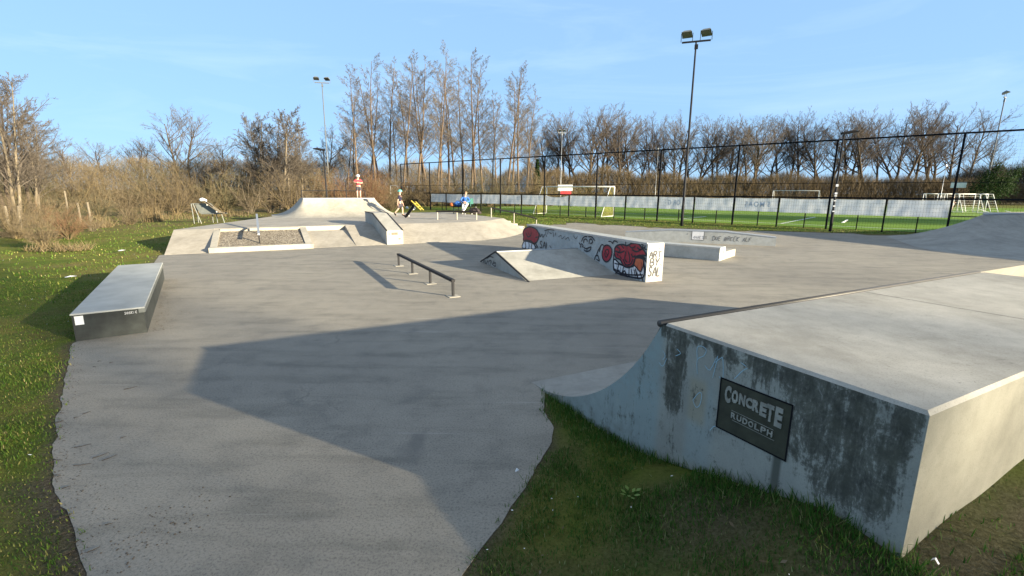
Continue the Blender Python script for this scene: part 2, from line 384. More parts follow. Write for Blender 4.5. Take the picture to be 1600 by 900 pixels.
# ------------------------------------------------------------------ drawing on faces
def strip(pts,w):
    pts=[Vector(p) for p in pts]; n=len(pts); L=[];R=[]
    for i,p in enumerate(pts):
        a=pts[max(i-1,0)]; b=pts[min(i+1,n-1)]; d=(b-a)
        if d.length<1e-6: d=Vector((1,0))
        d.normalize(); nn=Vector((-d.y,d.x)); ww=w*(.5 if 0<i<n-1 else .38)
        if i==0: p=p-d*w*.25
        if i==n-1: p=p+d*w*.25
        L.append(p+nn*ww); R.append(p-nn*ww)
    return L,R
def curve(pts,closed=False,k=5):
    n=len(pts); out=[]
    rngi=range(n) if closed else range(n-1)
    for i in rngi:
        g=lambda j: Vector(pts[j%n]) if closed else Vector(pts[min(max(j,0),n-1)])
        a,b,c,d=g(i-1),g(i),g(i+1),g(i+2)
        for t in range(k):
            t/=k; out.append(.5*((2*b)+(c-a)*t+(2*a-5*b+4*c-d)*t*t+(3*b-a-3*c+d)*t**3))
    if not closed: out.append(Vector(pts[-1]))
    return out
class Face:                                  # a planar frame: origin, u, v; marks stand off by a few mm
    def __init__(s,o,u,v): s.o=Vector(o); s.u=Vector(u).normalized(); s.v=Vector(v).normalized(); s.n=s.u.cross(s.v)
    def p(s,q,off): return s.o+s.u*q[0]+s.v*q[1]+s.n*off
    def stroke(s,mb,pts,w,off):
        L,R=strip(pts,w); n=len(L)
        mb.add([s.p(q,off) for q in L]+[s.p(q,off) for q in R],[(i,i+1,n+i+1,n+i) for i in range(n-1)])
    def poly(s,mb,pts,off):
        mb.add([s.p(q,off) for q in pts],[tuple(range(len(pts)))])
GL={'A':[[(0,0),(.45,1),(.9,0)],[(.2,.4),(.7,.4)]],'B':[[(0,0),(0,1),(.5,1),(.7,.8),(.5,.55),(0,.52)],[(.3,.54),(.75,.4),(.75,.15),(.5,0),(0,0)]],
'C':[[(.75,.85),(.4,1),(.05,.7),(.05,.3),(.4,0),(.75,.15)]],'D':[[(0,0),(0,1),(.4,1),(.75,.65),(.7,.25),(.4,0),(0,0)]],'E':[[(.7,1),(0,1),(0,0),(.7,0)],[(0,.52),(.5,.52)]],
'F':[[(.7,1),(0,1),(0,0)],[(0,.52),(.5,.52)]],'I':[[(.2,0),(.2,1)]],'K':[[(0,0),(0,1)],[(.7,1),(0,.45),(.75,0)]],'L':[[(0,1),(0,0),(.65,0)]],'M':[[(0,0),(.1,1),(.45,.35),(.8,1),(.9,0)]],
'N':[[(0,0),(0,1),(.7,0),(.7,1)]],'O':[[(.4,1),(.05,.7),(.05,.3),(.4,0),(.75,.3),(.75,.7),(.4,1)]],'P':[[(0,0),(0,1),(.6,1),(.7,.75),(.5,.5),(0,.5)]],'R':[[(0,0),(0,1),(.6,1),(.7,.75),(.5,.5),(0,.5)],[(.3,.5),(.75,0)]],
'S':[[(.7,.85),(.4,1),(.08,.8),(.3,.55),(.65,.4),(.65,.12),(.35,0),(.02,.15)]],'T':[[(.4,0),(.4,1)],[(0,1),(.85,1)]],'U':[[(0,1),(0,.3),(.3,0),(.65,.25),(.7,1)]],'V':[[(0,1),(.4,0),(.8,1)]],
'W':[[(0,1),(.2,0),(.45,.6),(.7,0),(.9,1)]],'Y':[[(0,1),(.4,.5),(.8,1)],[(.4,.5),(.3,0)]],'G':[[(.7,.85),(.4,1),(.05,.7),(.05,.3),(.4,0),(.7,.15),(.7,.45),(.4,.45)]],'H':[[(0,0),(0,1)],[(.7,0),(.7,1)],[(0,.5),(.7,.5)]],
'2':[[(.05,.8),(.3,1),(.65,.8),(.5,.45),(0,0),(.7,0)]],'4':[[(.5,0),(.5,1),(0,.35),(.75,.35)]],"'":[[(.2,1),(.1,.8)]]}
def write(face,mb,text,u,v,h,w,lw,off,slant=.12,jit=.05,seed=1):
    r=random.Random(seed)
    for i,ch in enumerate(text):
        dv=r.uniform(-jit,jit)*h; sc=1+r.uniform(-jit,jit)*1.5
        for st in GL.get(ch,[]):
            pts=[(u+i*w+x*w*.86*sc+y*h*slant,v+dv+y*h*sc) for x,y in st]
            face.stroke(mb,curve(pts,k=3) if len(pts)>2 else pts,lw,off)


# ------------------------------------------------------------------ sun and sky
SUN_EL=rad(11.3); sx,sy=.885,-.466
sd=Vector((sx*math.cos(SUN_EL),sy*math.cos(SUN_EL),math.sin(SUN_EL))).normalized()
sun=bpy.data.lights.new('sun','SUN'); sun.energy=5.0; sun.angle=rad(.5); sun.color=(1,.87,.62)
so=bpy.data.objects.new('sun',sun); COL.objects.link(so); so.rotation_euler=(-sd).to_track_quat('-Z','Y').to_euler(); so.location=(20,-10,30)
w=bpy.data.worlds.new('World'); SC.world=w; w.use_nodes=True; nt=w.node_tree
sky=nt.nodes.new('ShaderNodeTexSky'); sky.sky_type='NISHITA'; sky.sun_disc=False; sky.sun_elevation=SUN_EL; sky.sun_rotation=math.atan2(sx,sy)
sky.air_density=.75; sky.dust_density=.3; sky.ozone_density=3.0
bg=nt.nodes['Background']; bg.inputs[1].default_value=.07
# thin cirrus
tc=nt.nodes.new('ShaderNodeTexCoord'); mp=nt.nodes.new('ShaderNodeMapping'); mp.inputs['Scale'].default_value=(1.2,2.2,7); mp.inputs['Rotation'].default_value=(0,.15,.4)
nt.links.new(tc.outputs['Generated'],mp.inputs[0])
cn=noise(nt,mp.outputs[0],1.6,8,.6,.8); cf=ramp(nt,cn,[(.5,(0,0,0)),(.8,(.28,.28,.28))])
sepz=nt.nodes.new('ShaderNodeSeparateXYZ'); nt.links.new(tc.outputs['Generated'],sepz.inputs[0])
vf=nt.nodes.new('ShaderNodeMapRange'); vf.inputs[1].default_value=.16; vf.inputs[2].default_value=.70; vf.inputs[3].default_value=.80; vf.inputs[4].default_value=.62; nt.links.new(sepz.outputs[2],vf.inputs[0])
vz=nt.nodes.new('ShaderNodeMapRange'); vz.inputs[1].default_value=.36; vz.inputs[2].default_value=.75; nt.links.new(sepz.outputs[2],vz.inputs[0])  # whiter veil overhead, unseen, added to lift the ambient light
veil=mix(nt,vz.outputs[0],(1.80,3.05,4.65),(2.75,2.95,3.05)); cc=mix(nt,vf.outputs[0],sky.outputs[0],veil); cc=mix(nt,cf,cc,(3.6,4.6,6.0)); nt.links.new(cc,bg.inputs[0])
SC.view_settings.view_transform='Standard'; SC.view_settings.look='None'; SC.view_settings.exposure=1.8; SC.view_settings.gamma=1
SC.render.engine='CYCLES'; SC.cycles.use_denoising=True; SC.cycles.max_bounces=5; SC.cycles.diffuse_bounces=3; SC.cycles.transparent_max_bounces=8
SC.cycles.sample_clamp_indirect=4

# ------------------------------------------------------------------ pavement + terrain
QP_ROT=rad(27); QP_O=Vector((1.035,3.09,0)); QA=Vector((math.cos(QP_ROT),math.sin(QP_ROT),0)); QB=Vector((-QA.y,QA.x,0))
pave_px=[(130,930),(100,895),(90,800),(80,720),(95,620),(112,540)]
pv=[W(*q) for q in [(150,985),(138,895),(122,840),(98,790),(82,750),(82,700),(96,620),(113,537)]]
pv+=[Vector((-5.9,6.9,0)),Vector((-7.2,9.0,0)),Vector((-8.7,10.9,0)),W(262,398)+Vector((-.15,-.15,0))]
pv+=[Vector((-10.6,15.2,0)),Vector((-6.5,19.0,0)),Vector((-1.3,23.0,0)),Vector((.5,26.6,0))]
pv+=[W(*q) for q in [(845,356),(865,351),(898,348),(950,351),(1000,354),(1080,358),(1160,360),(1296,364),(1390,366)]]
pv+=[Vector((26,21.5,0)),Vector((34,12,0)),Vector((22,3,0)),QP_O+QA*6.5+QB*.3,QP_O+QA*.35+QB*.4,QP_O+QA*.12+QB*1.72]
pv+=[W(*q) for q in [(850,640),(864,668),(862,690),(810,780),(770,830),(720,895),(690,985)]]
def densify(poly,step):
    out=[]
    for i,a in enumerate(poly):
        b=poly[(i+1)%len(poly)]; n=max(1,int((b-a).length/step))
        for k in range(n):
            p=a.lerp(b,k/n); d=p.length
            j=.013 if d<14 else 0.0
            e=Vector((mnoise.noise(p*3.1),mnoise.noise(p*3.1+Vector((9,9,9))),0))*j*2+Vector((mnoise.noise(p*11),mnoise.noise(p*11+Vector((5,5,5))),0))*j
            out.append(p+e)
    return out
PV=densify(pv,.07)
PVA=np.array([(p.x,p.y) for p in PV])
def inside(X,Y):
    x0,y0=PVA[:,0],PVA[:,1]; x1,y1=np.roll(x0,-1),np.roll(y0,-1)
    res=np.zeros(X.shape,bool)
    for a,b,c,d in zip(x0,y0,x1,y1):
        if b==d: continue
        cond=((b>Y)!=(d>Y))&(X<(c-a)*(Y-b)/(d-b)+a); res^=cond
    return res
def edge_dist(X,Y):
    pts=np.stack([X.ravel(),Y.ravel()],1); out=np.empty(len(pts))
    for i in range(0,len(pts),2000):
        q=pts[i:i+2000]; out[i:i+2000]=np.sqrt(((q[:,None,:]-PVA[None])**2).sum(2).min(1))
    return out.reshape(X.shape)
def smooth(a,b,x): t=np.clip((x-a)/(b-a),0,1); return t*t*(3-2*t)
def terrain(X,Y,dist=None,ins=None):
    if dist is None: dist=edge_dist(X,Y); ins=inside(X,Y)
    h=np.where(ins,-.009,-.004+.014*smooth(0,.35,dist))
    # bank of turf behind the big quarter pipe
    bx=X-QP_O.x; by=Y-QP_O.y; lx=bx*QA.x+by*QA.y; ly=bx*QB.x+by*QB.y
    prof=np.interp(ly,[-9,-3,-1.7,-1.2,-.87,-.44,.14,.93,1.5,2.0],[.0,.12,.42,.46,.35,.26,.17,.07,-.03,-.03])
    prof=prof+np.clip(lx,0,3)*.10*smooth(.2,-1.4,ly)
    m=smooth(-.02,1.15,dist)*(X>-1.2)*(Y<5.2)*smooth(-1.45,.05,lx)
    h=np.where(ins,h,h+np.maximum(prof,0)*m)
    # left verge: soft swell
    lw=smooth(.3,9,dist)*(X<-2)*(Y<60)
    h=np.where(ins,h,h+lw*.12*np.sin(X*.35+1)*np.cos(Y*.23)+lw*.10)
    h=h+np.where(ins,0,.012*np.sin(X*7.1+Y*3)*np.sin(Y*6.3-X*2)*(dist>.1)*(dist<30))
    return h
def axis(lo,a,b,hi,step,g):
    mid=list(np.arange(a,b,step)); l=[];x=a;s=step
    while x>lo: s*=g; x-=s; l.append(x)
    r=[];x=mid[-1];s=step
    while x<hi: s*=g; x+=s; r.append(x)
    return np.array(l[::-1]+mid+r)
gx=axis(-900,-9.5,5.5,900,.11,1.12); gy=axis(-120,1.2,9.5,1500,.11,1.12)
GX,GY=np.meshgrid(gx,gy); gd=edge_dist(GX,GY); gi=inside(GX,GY)
GZ=terrain(GX,GY,gd,gi)
nx,ny=len(gx),len(gy); idx=np.arange(nx*ny).reshape(ny,nx)
gf=np.stack([idx[:-1,:-1],idx[:-1,1:],idx[1:,1:],idx[1:,:-1]],-1).reshape(-1,4)
gm=np_mesh('grass_ground',np.stack([GX,GY,GZ],-1).reshape(-1,3),gf,M['ground'],4,True)
ca=gm.color_attributes.new('mask','FLOAT_COLOR','POINT')
def vnoise(X,Y,s,o=0): return np.array([mnoise.noise(Vector((x*s+o,y*s-o,o*1.7))) for x,y in zip(X.ravel(),Y.ravel())]).reshape(X.shape)
near=(np.hypot(GX,GY)<60)
nz=np.zeros_like(GX); nz[near]=vnoise(GX[near],GY[near],2.3); nz2=np.zeros_like(GX); nz2[near]=vnoise(GX[near],GY[near],.9,4)
soil=np.clip(1.15-gd/(.07+.13*np.clip(nz+.3,0,1)+.14*((GY<2.9)&(GX<-1.5))),0,1); soil=np.where(gi,1,soil)*(np.hypot(GX,GY)<35)
mound=(GX>-1.2)&(GY<5.2)&(~gi)
soil=np.where(mound,np.maximum(soil*.6,np.clip((nz2-.06)*2.4,0,.8)),soil)
soil=np.where(mound&(GX>2.3),np.clip(.45+nz*.9,0,1),soil)
dry=np.clip(smooth(20,34,np.hypot(GX+2,GY))*(GX<-13)*(.75+nz2*.6),0,1)
dry=np.maximum(dry,np.clip(nz2*1.2-.25,0,.35)*(GX<-3))
dry=np.maximum(dry,smooth(75,110,GY)*.8)
mk=np.zeros((nx*ny,4),np.float32); mk[:,0]=soil.ravel(); mk[:,1]=dry.ravel(); mk[:,3]=1
ca.data.foreach_set('color',mk.ravel())
struct(link('grass_ground',gm))
mb=MB(); n=len(PV)
mb.add([(p.x,p.y,0) for p in PV]+[(p.x,p.y,-.1) for p in PV],[tuple(range(n))]+[(i,n+i,n+(i+1)%n,(i+1)%n) for i in range(n)])
struct(mb.build('pavement',M['pave']))

def gz(x,y):
    return float(terrain(np.array([x]),np.array([y]))[0])

# sports pitch
FG=Vector((.748,-.663,0)).normalized(); FN=Vector((.663,.748,0)).normalized()
GC=(Vector((2.9,43.5,0))+Vector((8.6,39.7,0)))/2
GU=FG
def pp(u,v,z=0): p=GC+GU*u+FN*v; return (p.x,p.y,z)
mb=MB()
a=pp(-19.5,-2.4,.03);b=pp(62,-2.4,.03);c=pp(62,66,.03);d=pp(-19.5,66,.03)
mb.add([a,b,c,d],[(0,1,2,3)]); pitch=struct(mb.build('sports_pitch',M['turf']))
mb=MB()
def pl(u0,v0,u1,v1,z=.036): mb.add([pp(u0,v0,z),pp(u1,v0,z),pp(u1,v1,z),pp(u0,v1,z)],[(0,1,2,3)])
for v in (0,60): pl(-17,v,28,v+.12)
for u in (-17,28): pl(u,.12,u+.12,60)
for hw,dp in ((9.2,5.5),(16,12)):
    pl(-hw,dp,hw,dp+.12)
    for s_ in (-hw,hw-.12): pl(s_,.12,s_+.12,dp)
pl(-17,30,28,30.12)
for v in (16,22,26,36,44,52): pl(-16.8,v,27.8,v+.10,.0365)
pl(30,.2,58,.32); pl(30,.32,30.12,50); pl(42,.32,42.12,40)
mb.build('pitch_marking',M['wpaint'],pitch)

# ------------------------------------------------------------------ big quarter pipe in front
q=thing('quarter_pipe','large stained concrete quarter pipe with steel coping, closest to the camera','quarter pipe',QP_O,QP_ROT)
HQ=1.127; LB=1.487; LX=4.9; RL=1.80; RR=(RL*RL+HQ*HQ)/(2*HQ)
mb=MB(); bv=.016                              # block with its bevelled edges
mb.add([(0,-LB,-.15),(LX,-LB,-.15),(LX,0,-.15),(0,0,-.15),(0,-LB,HQ-bv),(LX,-LB,HQ-bv),(LX,0,HQ-bv),(0,0,HQ-bv)],[(0,1,5,4),(1,2,6,5),(2,3,7,6)])
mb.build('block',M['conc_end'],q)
top=MB(); ns=40
top.add([(bv,-LB+bv,HQ),(LX-bv,-LB+bv,HQ),(LX-bv,-.03,HQ),(bv,-.03,HQ),(0,-LB,HQ-bv),(LX,-LB,HQ-bv),(LX,-.03,HQ-bv),(0,-.03,HQ-bv)],
        [(0,1,2,3),(4,5,1,0),(5,6,2,1),(7,4,0,3)])
dk=top.build('deck',M['conc_deck'],q)
mb=MB(); mb.add([(2.40,-LB+.02,HQ+.002),(2.407,-LB+.02,HQ+.002),(2.407,-.05,HQ+.002),(2.40,-.05,HQ+.002)],[(0,1,2,3)]); mb.build('deck_joint',M['black'],dk)
# stained end wall, one sheet from the block's back corner to the foot of the ramp
arc=[]
for i in range(29):
    y=RL*i/28; z=RR-math.sqrt(max(RR*RR-(RL-y)**2,0)); arc.append((y,z))
mb=MB(); ed=[(-LB,HQ-bv),(-.0,HQ-bv)]+[(y,z) for y,z in arc if z<HQ-bv-.002]
vs=[];fs=[]
for y,z in ed: vs+=[(0,y,z),(0,y,-.15)]
for i in range(len(ed)-1): fs.append((2*i,2*i+1,2*i+3,2*i+2))
mb.add(vs,fs); sw=mb.build('end_wall',M['stained'],q,fix=False)
mb=MB(); vs=[];fs=[]
ar=[(y,z) for y,z in arc]
for y,z in ar: vs+=[(.001,y,z),(LX+2,y,z)]
for i in range(len(ar)-1): fs.append((2*i,2*i+1,2*i+3,2*i+2))
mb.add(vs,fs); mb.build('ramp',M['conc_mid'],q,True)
mb=MB(); mb.tube([(-.012,.018,HQ-.012),(LX,.018,HQ-.012)],.023,14); mb.build('coping',M['rust'],q,True)
fc=Face((0,0,0),(0,-1,0),(0,0,1))             # u runs towards the camera, normal points out (-x)
mb=MB(); chamf=[(.505,.913),(.943,.923),(.943,.606),(.505,.596)]
# shallow recessed plate: frame lip + plate
mb=MB(); mb.add([fc.p(p,.004) for p in chamf],[(0,1,2,3)]); pq=mb.build('plaque',M['plaque'],q)
mb=MB()
for i in range(4):
    fc.stroke(mb,[chamf[i],chamf[(i+1)%4]],.012,.0065)
mb.build('plaque_rim',M['black'],pq)
def text_mesh(ch,size=1,ext=.0,off=.0):
    cu=bpy.data.curves.new('t','FONT'); cu.body=ch; cu.size=size; cu.extrude=ext; cu.offset=off; cu.align_x='CENTER'
    o=bpy.data.objects.new('t',cu); COL.objects.link(o)
    me=bpy.data.meshes.new_from_object(o.evaluated_get(bpy.context.evaluated_depsgraph_get()))
    bpy.data.objects.remove(o); bpy.data.curves.remove(cu)
    v=[x.co.copy() for x in me.vertices]; f=[tuple(p.vertices) for p in me.polygons]; bpy.data.meshes.remove(me)
    return v,f
lt=MB()
def put_text(mb,face,ch,u,v,w,h,depth=.006,off=.006,bold=.02,shear=0):
    vs,fs=text_mesh(ch,1,.5,bold)
    x0=min(p.x for p in vs);x1=max(p.x for p in vs);y0=min(p.y for p in vs);y1=max(p.y for p in vs)
    mb.add([face.p((u+(p.x-x0)/(x1-x0)*w-shear*((p.y-y0)/(y1-y0)-.5),v+(p.y-y0)/(y1-y0)*h),off+depth*(p.z+.5)) for p in vs],fs)
hs=[.105,.078,.066,.062,.066,.078,.096,.112]; us=[.545,.592,.640,.684,.726,.771,.812,.860]
for ch,h,u in zip('CONCRETE',hs,us): put_text(lt,fc,ch,u,.845-h*.62-.012*(u-.545),.040,h,bold=.05)
for k,ch in enumerate('RUDOLPH'): put_text(lt,fc,ch,.600+k*.038,.700,.030,.034,bold=.02)
fc.stroke(lt,[(.60,.745),(.86,.745)],.004,.009); fc.stroke(lt,[(.61,.688),(.87,.688)],.004,.009)
lt.build('lettering',M['letter'],pq)
# chalk scrawl on the wall
mb=MB()
def wpx(*pts):                               # photo pixels -> wall coordinates (u,v)
    out=[]
    for x,y in pts:
        p=onpl(x,y,QP_O,QA); dlt=p-QP_O; out.append((-dlt.dot(QB),p.z))
    return out
chalk=[[(1090,562),(1090,543),(1098,541),(1104,547),(1100,556),(1090,562),(1090,584)],[(1102,571),(1110,578),(1122,556),(1114,590)],[(1118,566),(1126,560),(1130,561),(1130,592),(1124,588)],
[(1083,625),(1092,614),(1097,616),(1094,632),(1088,636),(1083,625)],[(1148,592),(1160,580),(1168,575)],[(1158,566),(1166,572)],[(1110,672),(1116,666),(1122,667)],[(1030,566),(1036,572),(1042,560)],[(1058,545),(1064,552),(1056,556)],[(1036,548),(1040,556),(1036,562)]]
for s_ in chalk: mb=MB(); fc.stroke(mb,curve(wpx(*s_),k=3),.004,.003); mb.build('chalk_mark',M['chalk'],q,fix=False)

# ------------------------------------------------------------------ left manual box
bx=thing('manual_box','low dark grey sided skate box with pale top, at the left grass edge','skate box',(-5.82,5.96,0),rad(33.8))
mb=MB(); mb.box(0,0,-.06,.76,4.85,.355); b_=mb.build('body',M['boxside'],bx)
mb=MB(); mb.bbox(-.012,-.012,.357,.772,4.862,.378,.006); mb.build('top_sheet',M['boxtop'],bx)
mb=MB(); mb.box(.70,-.016,.300,.776,4.866,.3565); mb.build('edge_angle',M['lamp'],bx)
ff=Face((0,0,0),(1,0,0),(0,0,1)); mb=MB(); ff.poly(mb,[(.025,.22),(.115,.22),(.115,.34),(.025,.34)],.004); mb.build('white_sticker',M['sticker'],b_,fix=False)
mb=MB(); write(ff,mb,'SOSKIC',.545,.300,.030,.024,.004,.020); mb.build('scratched_tag',M['spwhite'],b_,fix=False)


# ------------------------------------------------------------------ flat rail in the middle
r0=Vector((-1.14,8.84,0)); r1=Vector((-3.08,12.56,0)); dr=(r1-r0); Lr=dr.length; ra=math.atan2(dr.y,dr.x)
rl=thing('grind_rail','low black flat rail on four posts, alone in the middle of the pavement','grind rail',r0,ra)
mb=MB(); mb.box(-.03,-.035,.285,Lr+.03,.035,.335); mb.build('bar',M['dsteel'],rl)
for t in (.0,.34,.68,1.0):
    mb=MB(); x=t*Lr; mb.box(x-.022,-.022,0,x+.022,.022,.284); mb.build('post',M['dsteel'],rl)
    mb=MB(); mb.box(x-.11,-.11,-.01,x+.11,.11,.008); mb.build('base_plate',M['conc'],rl)

# ------------------------------------------------------------------ graffiti ledge + kicker
WO=Vector((3.03,10.41,0)); WD=Vector((-.388,.922,0)).normalized(); wrot=math.atan2(WD.y,WD.x)-PI/2
gl=thing('graffiti_ledge','long white concrete ledge wall painted with red and black graffiti','ledge',WO,wrot)
GH=.885; GLn=6.5; GWd=.46
mb=MB(); mb.bbox(0,0,-.05,GWd,GLn,GH,.015); lw_=mb.build('wall',M['white'],gl)
mb=MB(); mb.box(-.012,.016,GH-.045,.012,GLn,GH+.006); mb.build('edge_angle',M['steel'],gl)
gf_=Face((0,0,0),(0,-1,0),(0,0,1))            # left face; u = -y
RZ=Matrix.Rotation(wrot,3,'Z'); RZi=RZ.inverted()
def g3(x,y):                                  # crop pixel -> local (u,v) on the left face
    p=onpl(720+x/4.706,320+y/4.706,WO,RZ@Vector((1,0,0))); l=RZi@(p-WO); return (-l.y,max(.005,min(GH-.05,l.z)))
def G(*pts): return [g3(*p) for p in pts]
red=MB(); ink=MB(); wh=MB(); org=MB()
def flush(nm):
    global red,ink,wh,org
    for mbx,n_,mt in ((red,'red_paint','red'),(wh,'white_paint','spwhite'),(org,'orange_paint','orange'),(ink,nm,'ink')):
        if mbx.v: mbx.build(n_,M[mt],lw_,fix=False)
    red=MB(); ink=MB(); wh=MB(); org=MB()
def blob(mb,pts,off,outline=None,closed=True):
    c=curve(G(*pts),True,6); gf_.poly({'r':red,'w':wh,'o':org}[mb],c,off)
    if outline: gf_.stroke(ink,c+[c[0]],outline*1.45,off+.003)
def S(pts,w,off=.012,sm=True):
    p=G(*pts); gf_.stroke(ink,curve(p,k=4) if sm and len(p)>2 else p,w*1.35,off)
# near cartoon figure (a generic red lump with closed eyes and a white grid mouth)
blob('w',[(1130,400),(1180,440),(1260,455),(1330,400),(1350,460),(1338,535),(1250,530),(1160,505),(1128,470)],.004,.03)
blob('r',[(1133,330),(1150,300),(1190,292),(1225,300),(1265,282),(1310,285),(1335,320),(1355,345),(1365,372),(1330,372),(1290,385),(1275,430),(1240,460),(1200,448),(1175,405),(1140,385)],.007,.03)
blob('o',[(1290,392),(1340,398),(1345,440),(1325,490),(1300,468),(1275,432)],.009,.025)
for l in ([(1140,340),(1170,352),(1205,340)],[(1262,330),(1295,345),(1330,328)],[(1215,345),(1208,400),(1225,420)],[(1235,345),(1245,400),(1238,425)],[(1195,400),(1215,440),(1250,435),(1268,400)],[(1150,360),(1160,375)],[(1185,300),(1200,320)],
          [(1215,270),(1213,300)],[(1130,470),(1180,500),(1250,515),(1340,515)],[(1165,430),(1150,495)],[(1200,455),(1185,515)],[(1240,462),(1238,525)],[(1135,430),(1175,440)],[(1285,470),(1300,530)],[(1320,500),(1342,560)],[(1280,385),(1320,372),(1360,395)],[(1300,380),(1340,385),(1365,420)]):
    S(l,.028)
S([(1330,290),(1345,292),(1335,315),(1355,315)],.022); S([(1358,300),(1356,325),(1368,328)],.022)
r9=random.Random(12)
for l in ([(1140,520),(1165,480),(1180,525),(1205,485),(1225,530)],[(1255,470),(1262,520)],[(1278,480),(1285,525)],[(1298,500),(1305,545)],[(1150,310),(1175,330),(1160,350)],[(1240,300),(1262,318),(1285,305)],[(1300,315),(1322,330),(1345,318)],[(1170,375),(1182,395)],[(1255,360),(1268,385),(1285,372)],[(1345,430),(1358,470),(1350,520)],[(1128,360),(1124,420),(1126,480)],[(1100,500),(1120,520),(1140,540)]): S(l,.026)
for k_ in range(7):
    x_=1150+k_*30; S([(x_,440+r9.uniform(-20,10)),(x_+r9.uniform(-3,3),480+r9.uniform(0,40))],.009,.014)
flush('grinning_figure_lines')
# round red glove with a curl
blob('r',[(1045,330),(1058,302),(1085,298),(1108,320),(1112,360),(1098,400),(1072,420),(1048,400),(1040,365)],.006,.026)
S([(1060,365),(1068,335),(1085,330),(1088,355),(1072,385),(1062,372)],.022); S([(1075,350),(1076,368)],.02)
S([(985,410),(992,378),(1008,372),(1015,392),(1020,412),(1000,400)],.024); S([(1000,370),(1012,335),(1028,312),(1020,345)],.024); S([(1025,310),(1040,292),(1052,298)],.022)
S([(1088,268),(1105,270),(1120,285)],.02); S([(1118,285),(1130,265),(1155,275)],.022)
flush('round_glove_lines')
# small black face
for l in ([(890,268),(905,238),(930,232)],[(940,235),(965,236),(985,262)],[(905,280),(908,258),(925,252),(932,270)],[(945,285),(948,258),(962,252),(970,275),(955,285)],[(872,280),(885,300),(880,312)],[(888,285),(900,298),(895,310)],[(905,312),(925,322),(958,310),(950,335),(925,342),(908,330)],[(930,320),(928,338)]):
    S(l,.026)
flush('small_face_lines')
# far left figure and tags
blob('r',[(462,235),(458,200),(478,172),(515,163),(555,180),(575,215),(572,250),(545,285),(500,270),(462,262)],.006,.035)
blob('w',[(458,285),(475,262),(500,262),(525,270),(545,300),(540,328),(458,330)],.008,.035)
for l in ([(480,205),(495,235),(515,225),(520,200)],[(498,205),(505,220)],[(470,180),(462,165)],[(500,265),(505,300),(500,325)],[(475,270),(480,310),(470,328)],[(530,275),(520,310),(528,328)],[(545,270),(560,300),(570,315)],[(550,240),(572,235)],[(520,270),(560,315)]):
    S(l,.035)
flush('far_figure_lines')
for l in ([(582,205),(585,235),(600,215),(605,240),(618,218)],[(625,215),(635,235)],[(618,190),(650,182),(690,186)],[(628,195),(625,212)],[(645,190),(640,215)],[(655,205),(670,212)],[(680,200),(685,235)],[(700,205),(695,225)]): S(l,.022)
def Wd(txt,pts,lw):
    pass
a0,a1=g3(582,318),g3(655,318)
write(gf_,ink,'SAL',a0[0],a0[1]+.02,.22,(a1[0]-a0[0])/3,.035,.012,slant=.1)
S([(655,300),(668,318)],.025)
flush('tag_lettering')
for l in ([(720,235),(740,225),(745,250),(765,232)],[(770,255),(790,240),(800,262)],[(830,225),(845,250),(860,232)]): S(l,.012)
flush('faded_scrawl')
# end face: ART BY SAL
ef=Face((0,0,0),(1,0,0),(0,0,1)); mb=MB()
write(ef,mb,'ART',.06,.56,.13,.12,.030,.006,slant=.05,seed=3); write(ef,mb,'BY',.09,.37,.15,.14,.030,.006,slant=.1,seed=5); write(ef,mb,'SAL',.05,.14,.20,.125,.031,.006,slant=.12,seed=8)
ef.stroke(mb,[(.28,.74),(.33,.74),(.33,.78)],.012,.006); ef.stroke(mb,[(.36,.74),(.37,.735)],.014,.006); ef.stroke(mb,[(.38,.44),(.43,.45)],.014,.006); ef.stroke(mb,[(.37,.39),(.43,.37)],.014,.006); ef.stroke(mb,[(.06,.11),(.075,.10)],.016,.006); ef.stroke(mb,[(.38,.10),(.39,.09)],.016,.006)
mb.build('signature_graffiti',M['ink'],lw_,fix=False)
mb=MB()
for c_,r_ in (((.08,.80),.07),((.40,.80),.055),((.22,.84),.03),((.08,.06),.05),((.33,.07),.05),((.43,.35),.025),((.03,.45),.02)):
    mb=MB(); ef.poly(mb,[(min(.45,max(.012,c_[0]+r_*math.cos(t)*(1+.2*math.sin(3*t)))),min(.862,max(.004,c_[1]+r_*math.sin(t)))) for t in np.linspace(0,2*PI,14,endpoint=False)],.004)
    mb.build('pink_smudge',M['pink'],lw_,fix=False)

KO=Vector((.37,10.36,0)); KA=RZ@Vector((1,0,0)); 
kk=thing('kicker_ramp','pale two-sided kicker ramp standing against the graffiti ledge','ramp',KO,wrot)
KL=3.3; KW=2.50; KH=.44; ry=2.1
mb=MB(); mb.prism([(0,-.03),(ry,KH),(KL,-.03)],'x',0,KW); kb=mb.build('body',M['conc_smooth'],kk)
mb=MB(); 
mb.prism([(-.03,-.01),(-.03,.012),(ry,KH+.012),(ry,KH-.03)],'x',-.012,.02); mb.prism([(KL+.03,-.01),(KL+.03,.012),(ry,KH+.012),(ry,KH-.03)],'x',-.012,.02)
mb.build('edge_angle',M['dsteel'],kk)
mb=MB(); mb.box(.02,ry-.05,KH-.012,KW,ry+.02,KH+.006); mb.build('ridge_plate',M['steel'],kk)
kf=Face((0,0,0),(0,-1,0),(0,0,1)); mb=MB()
def K3(*pts):
    o=[]
    for x,y in pts:
        p=onpl(720+x/4.706,320+y/4.706,KO,KA); l=RZi@(p-KO); o.append((-l.y,l.z))
    return o
for l in ([(165,435),(172,405),(180,435)],[(182,408),(185,440),(200,410),(205,440)],[(208,415),(222,408),(215,445)],[(225,410),(235,440),(245,412)],[(240,430),(258,428),(255,452),(240,445)],[(190,395),(215,380),(240,388)],[(195,388),(210,382)],[(190,448),(200,444)]):
    kf.stroke(mb,curve(K3(*l),k=3),.035,.004)
mb.build('black_tag',M['ink'],kb,fix=False)

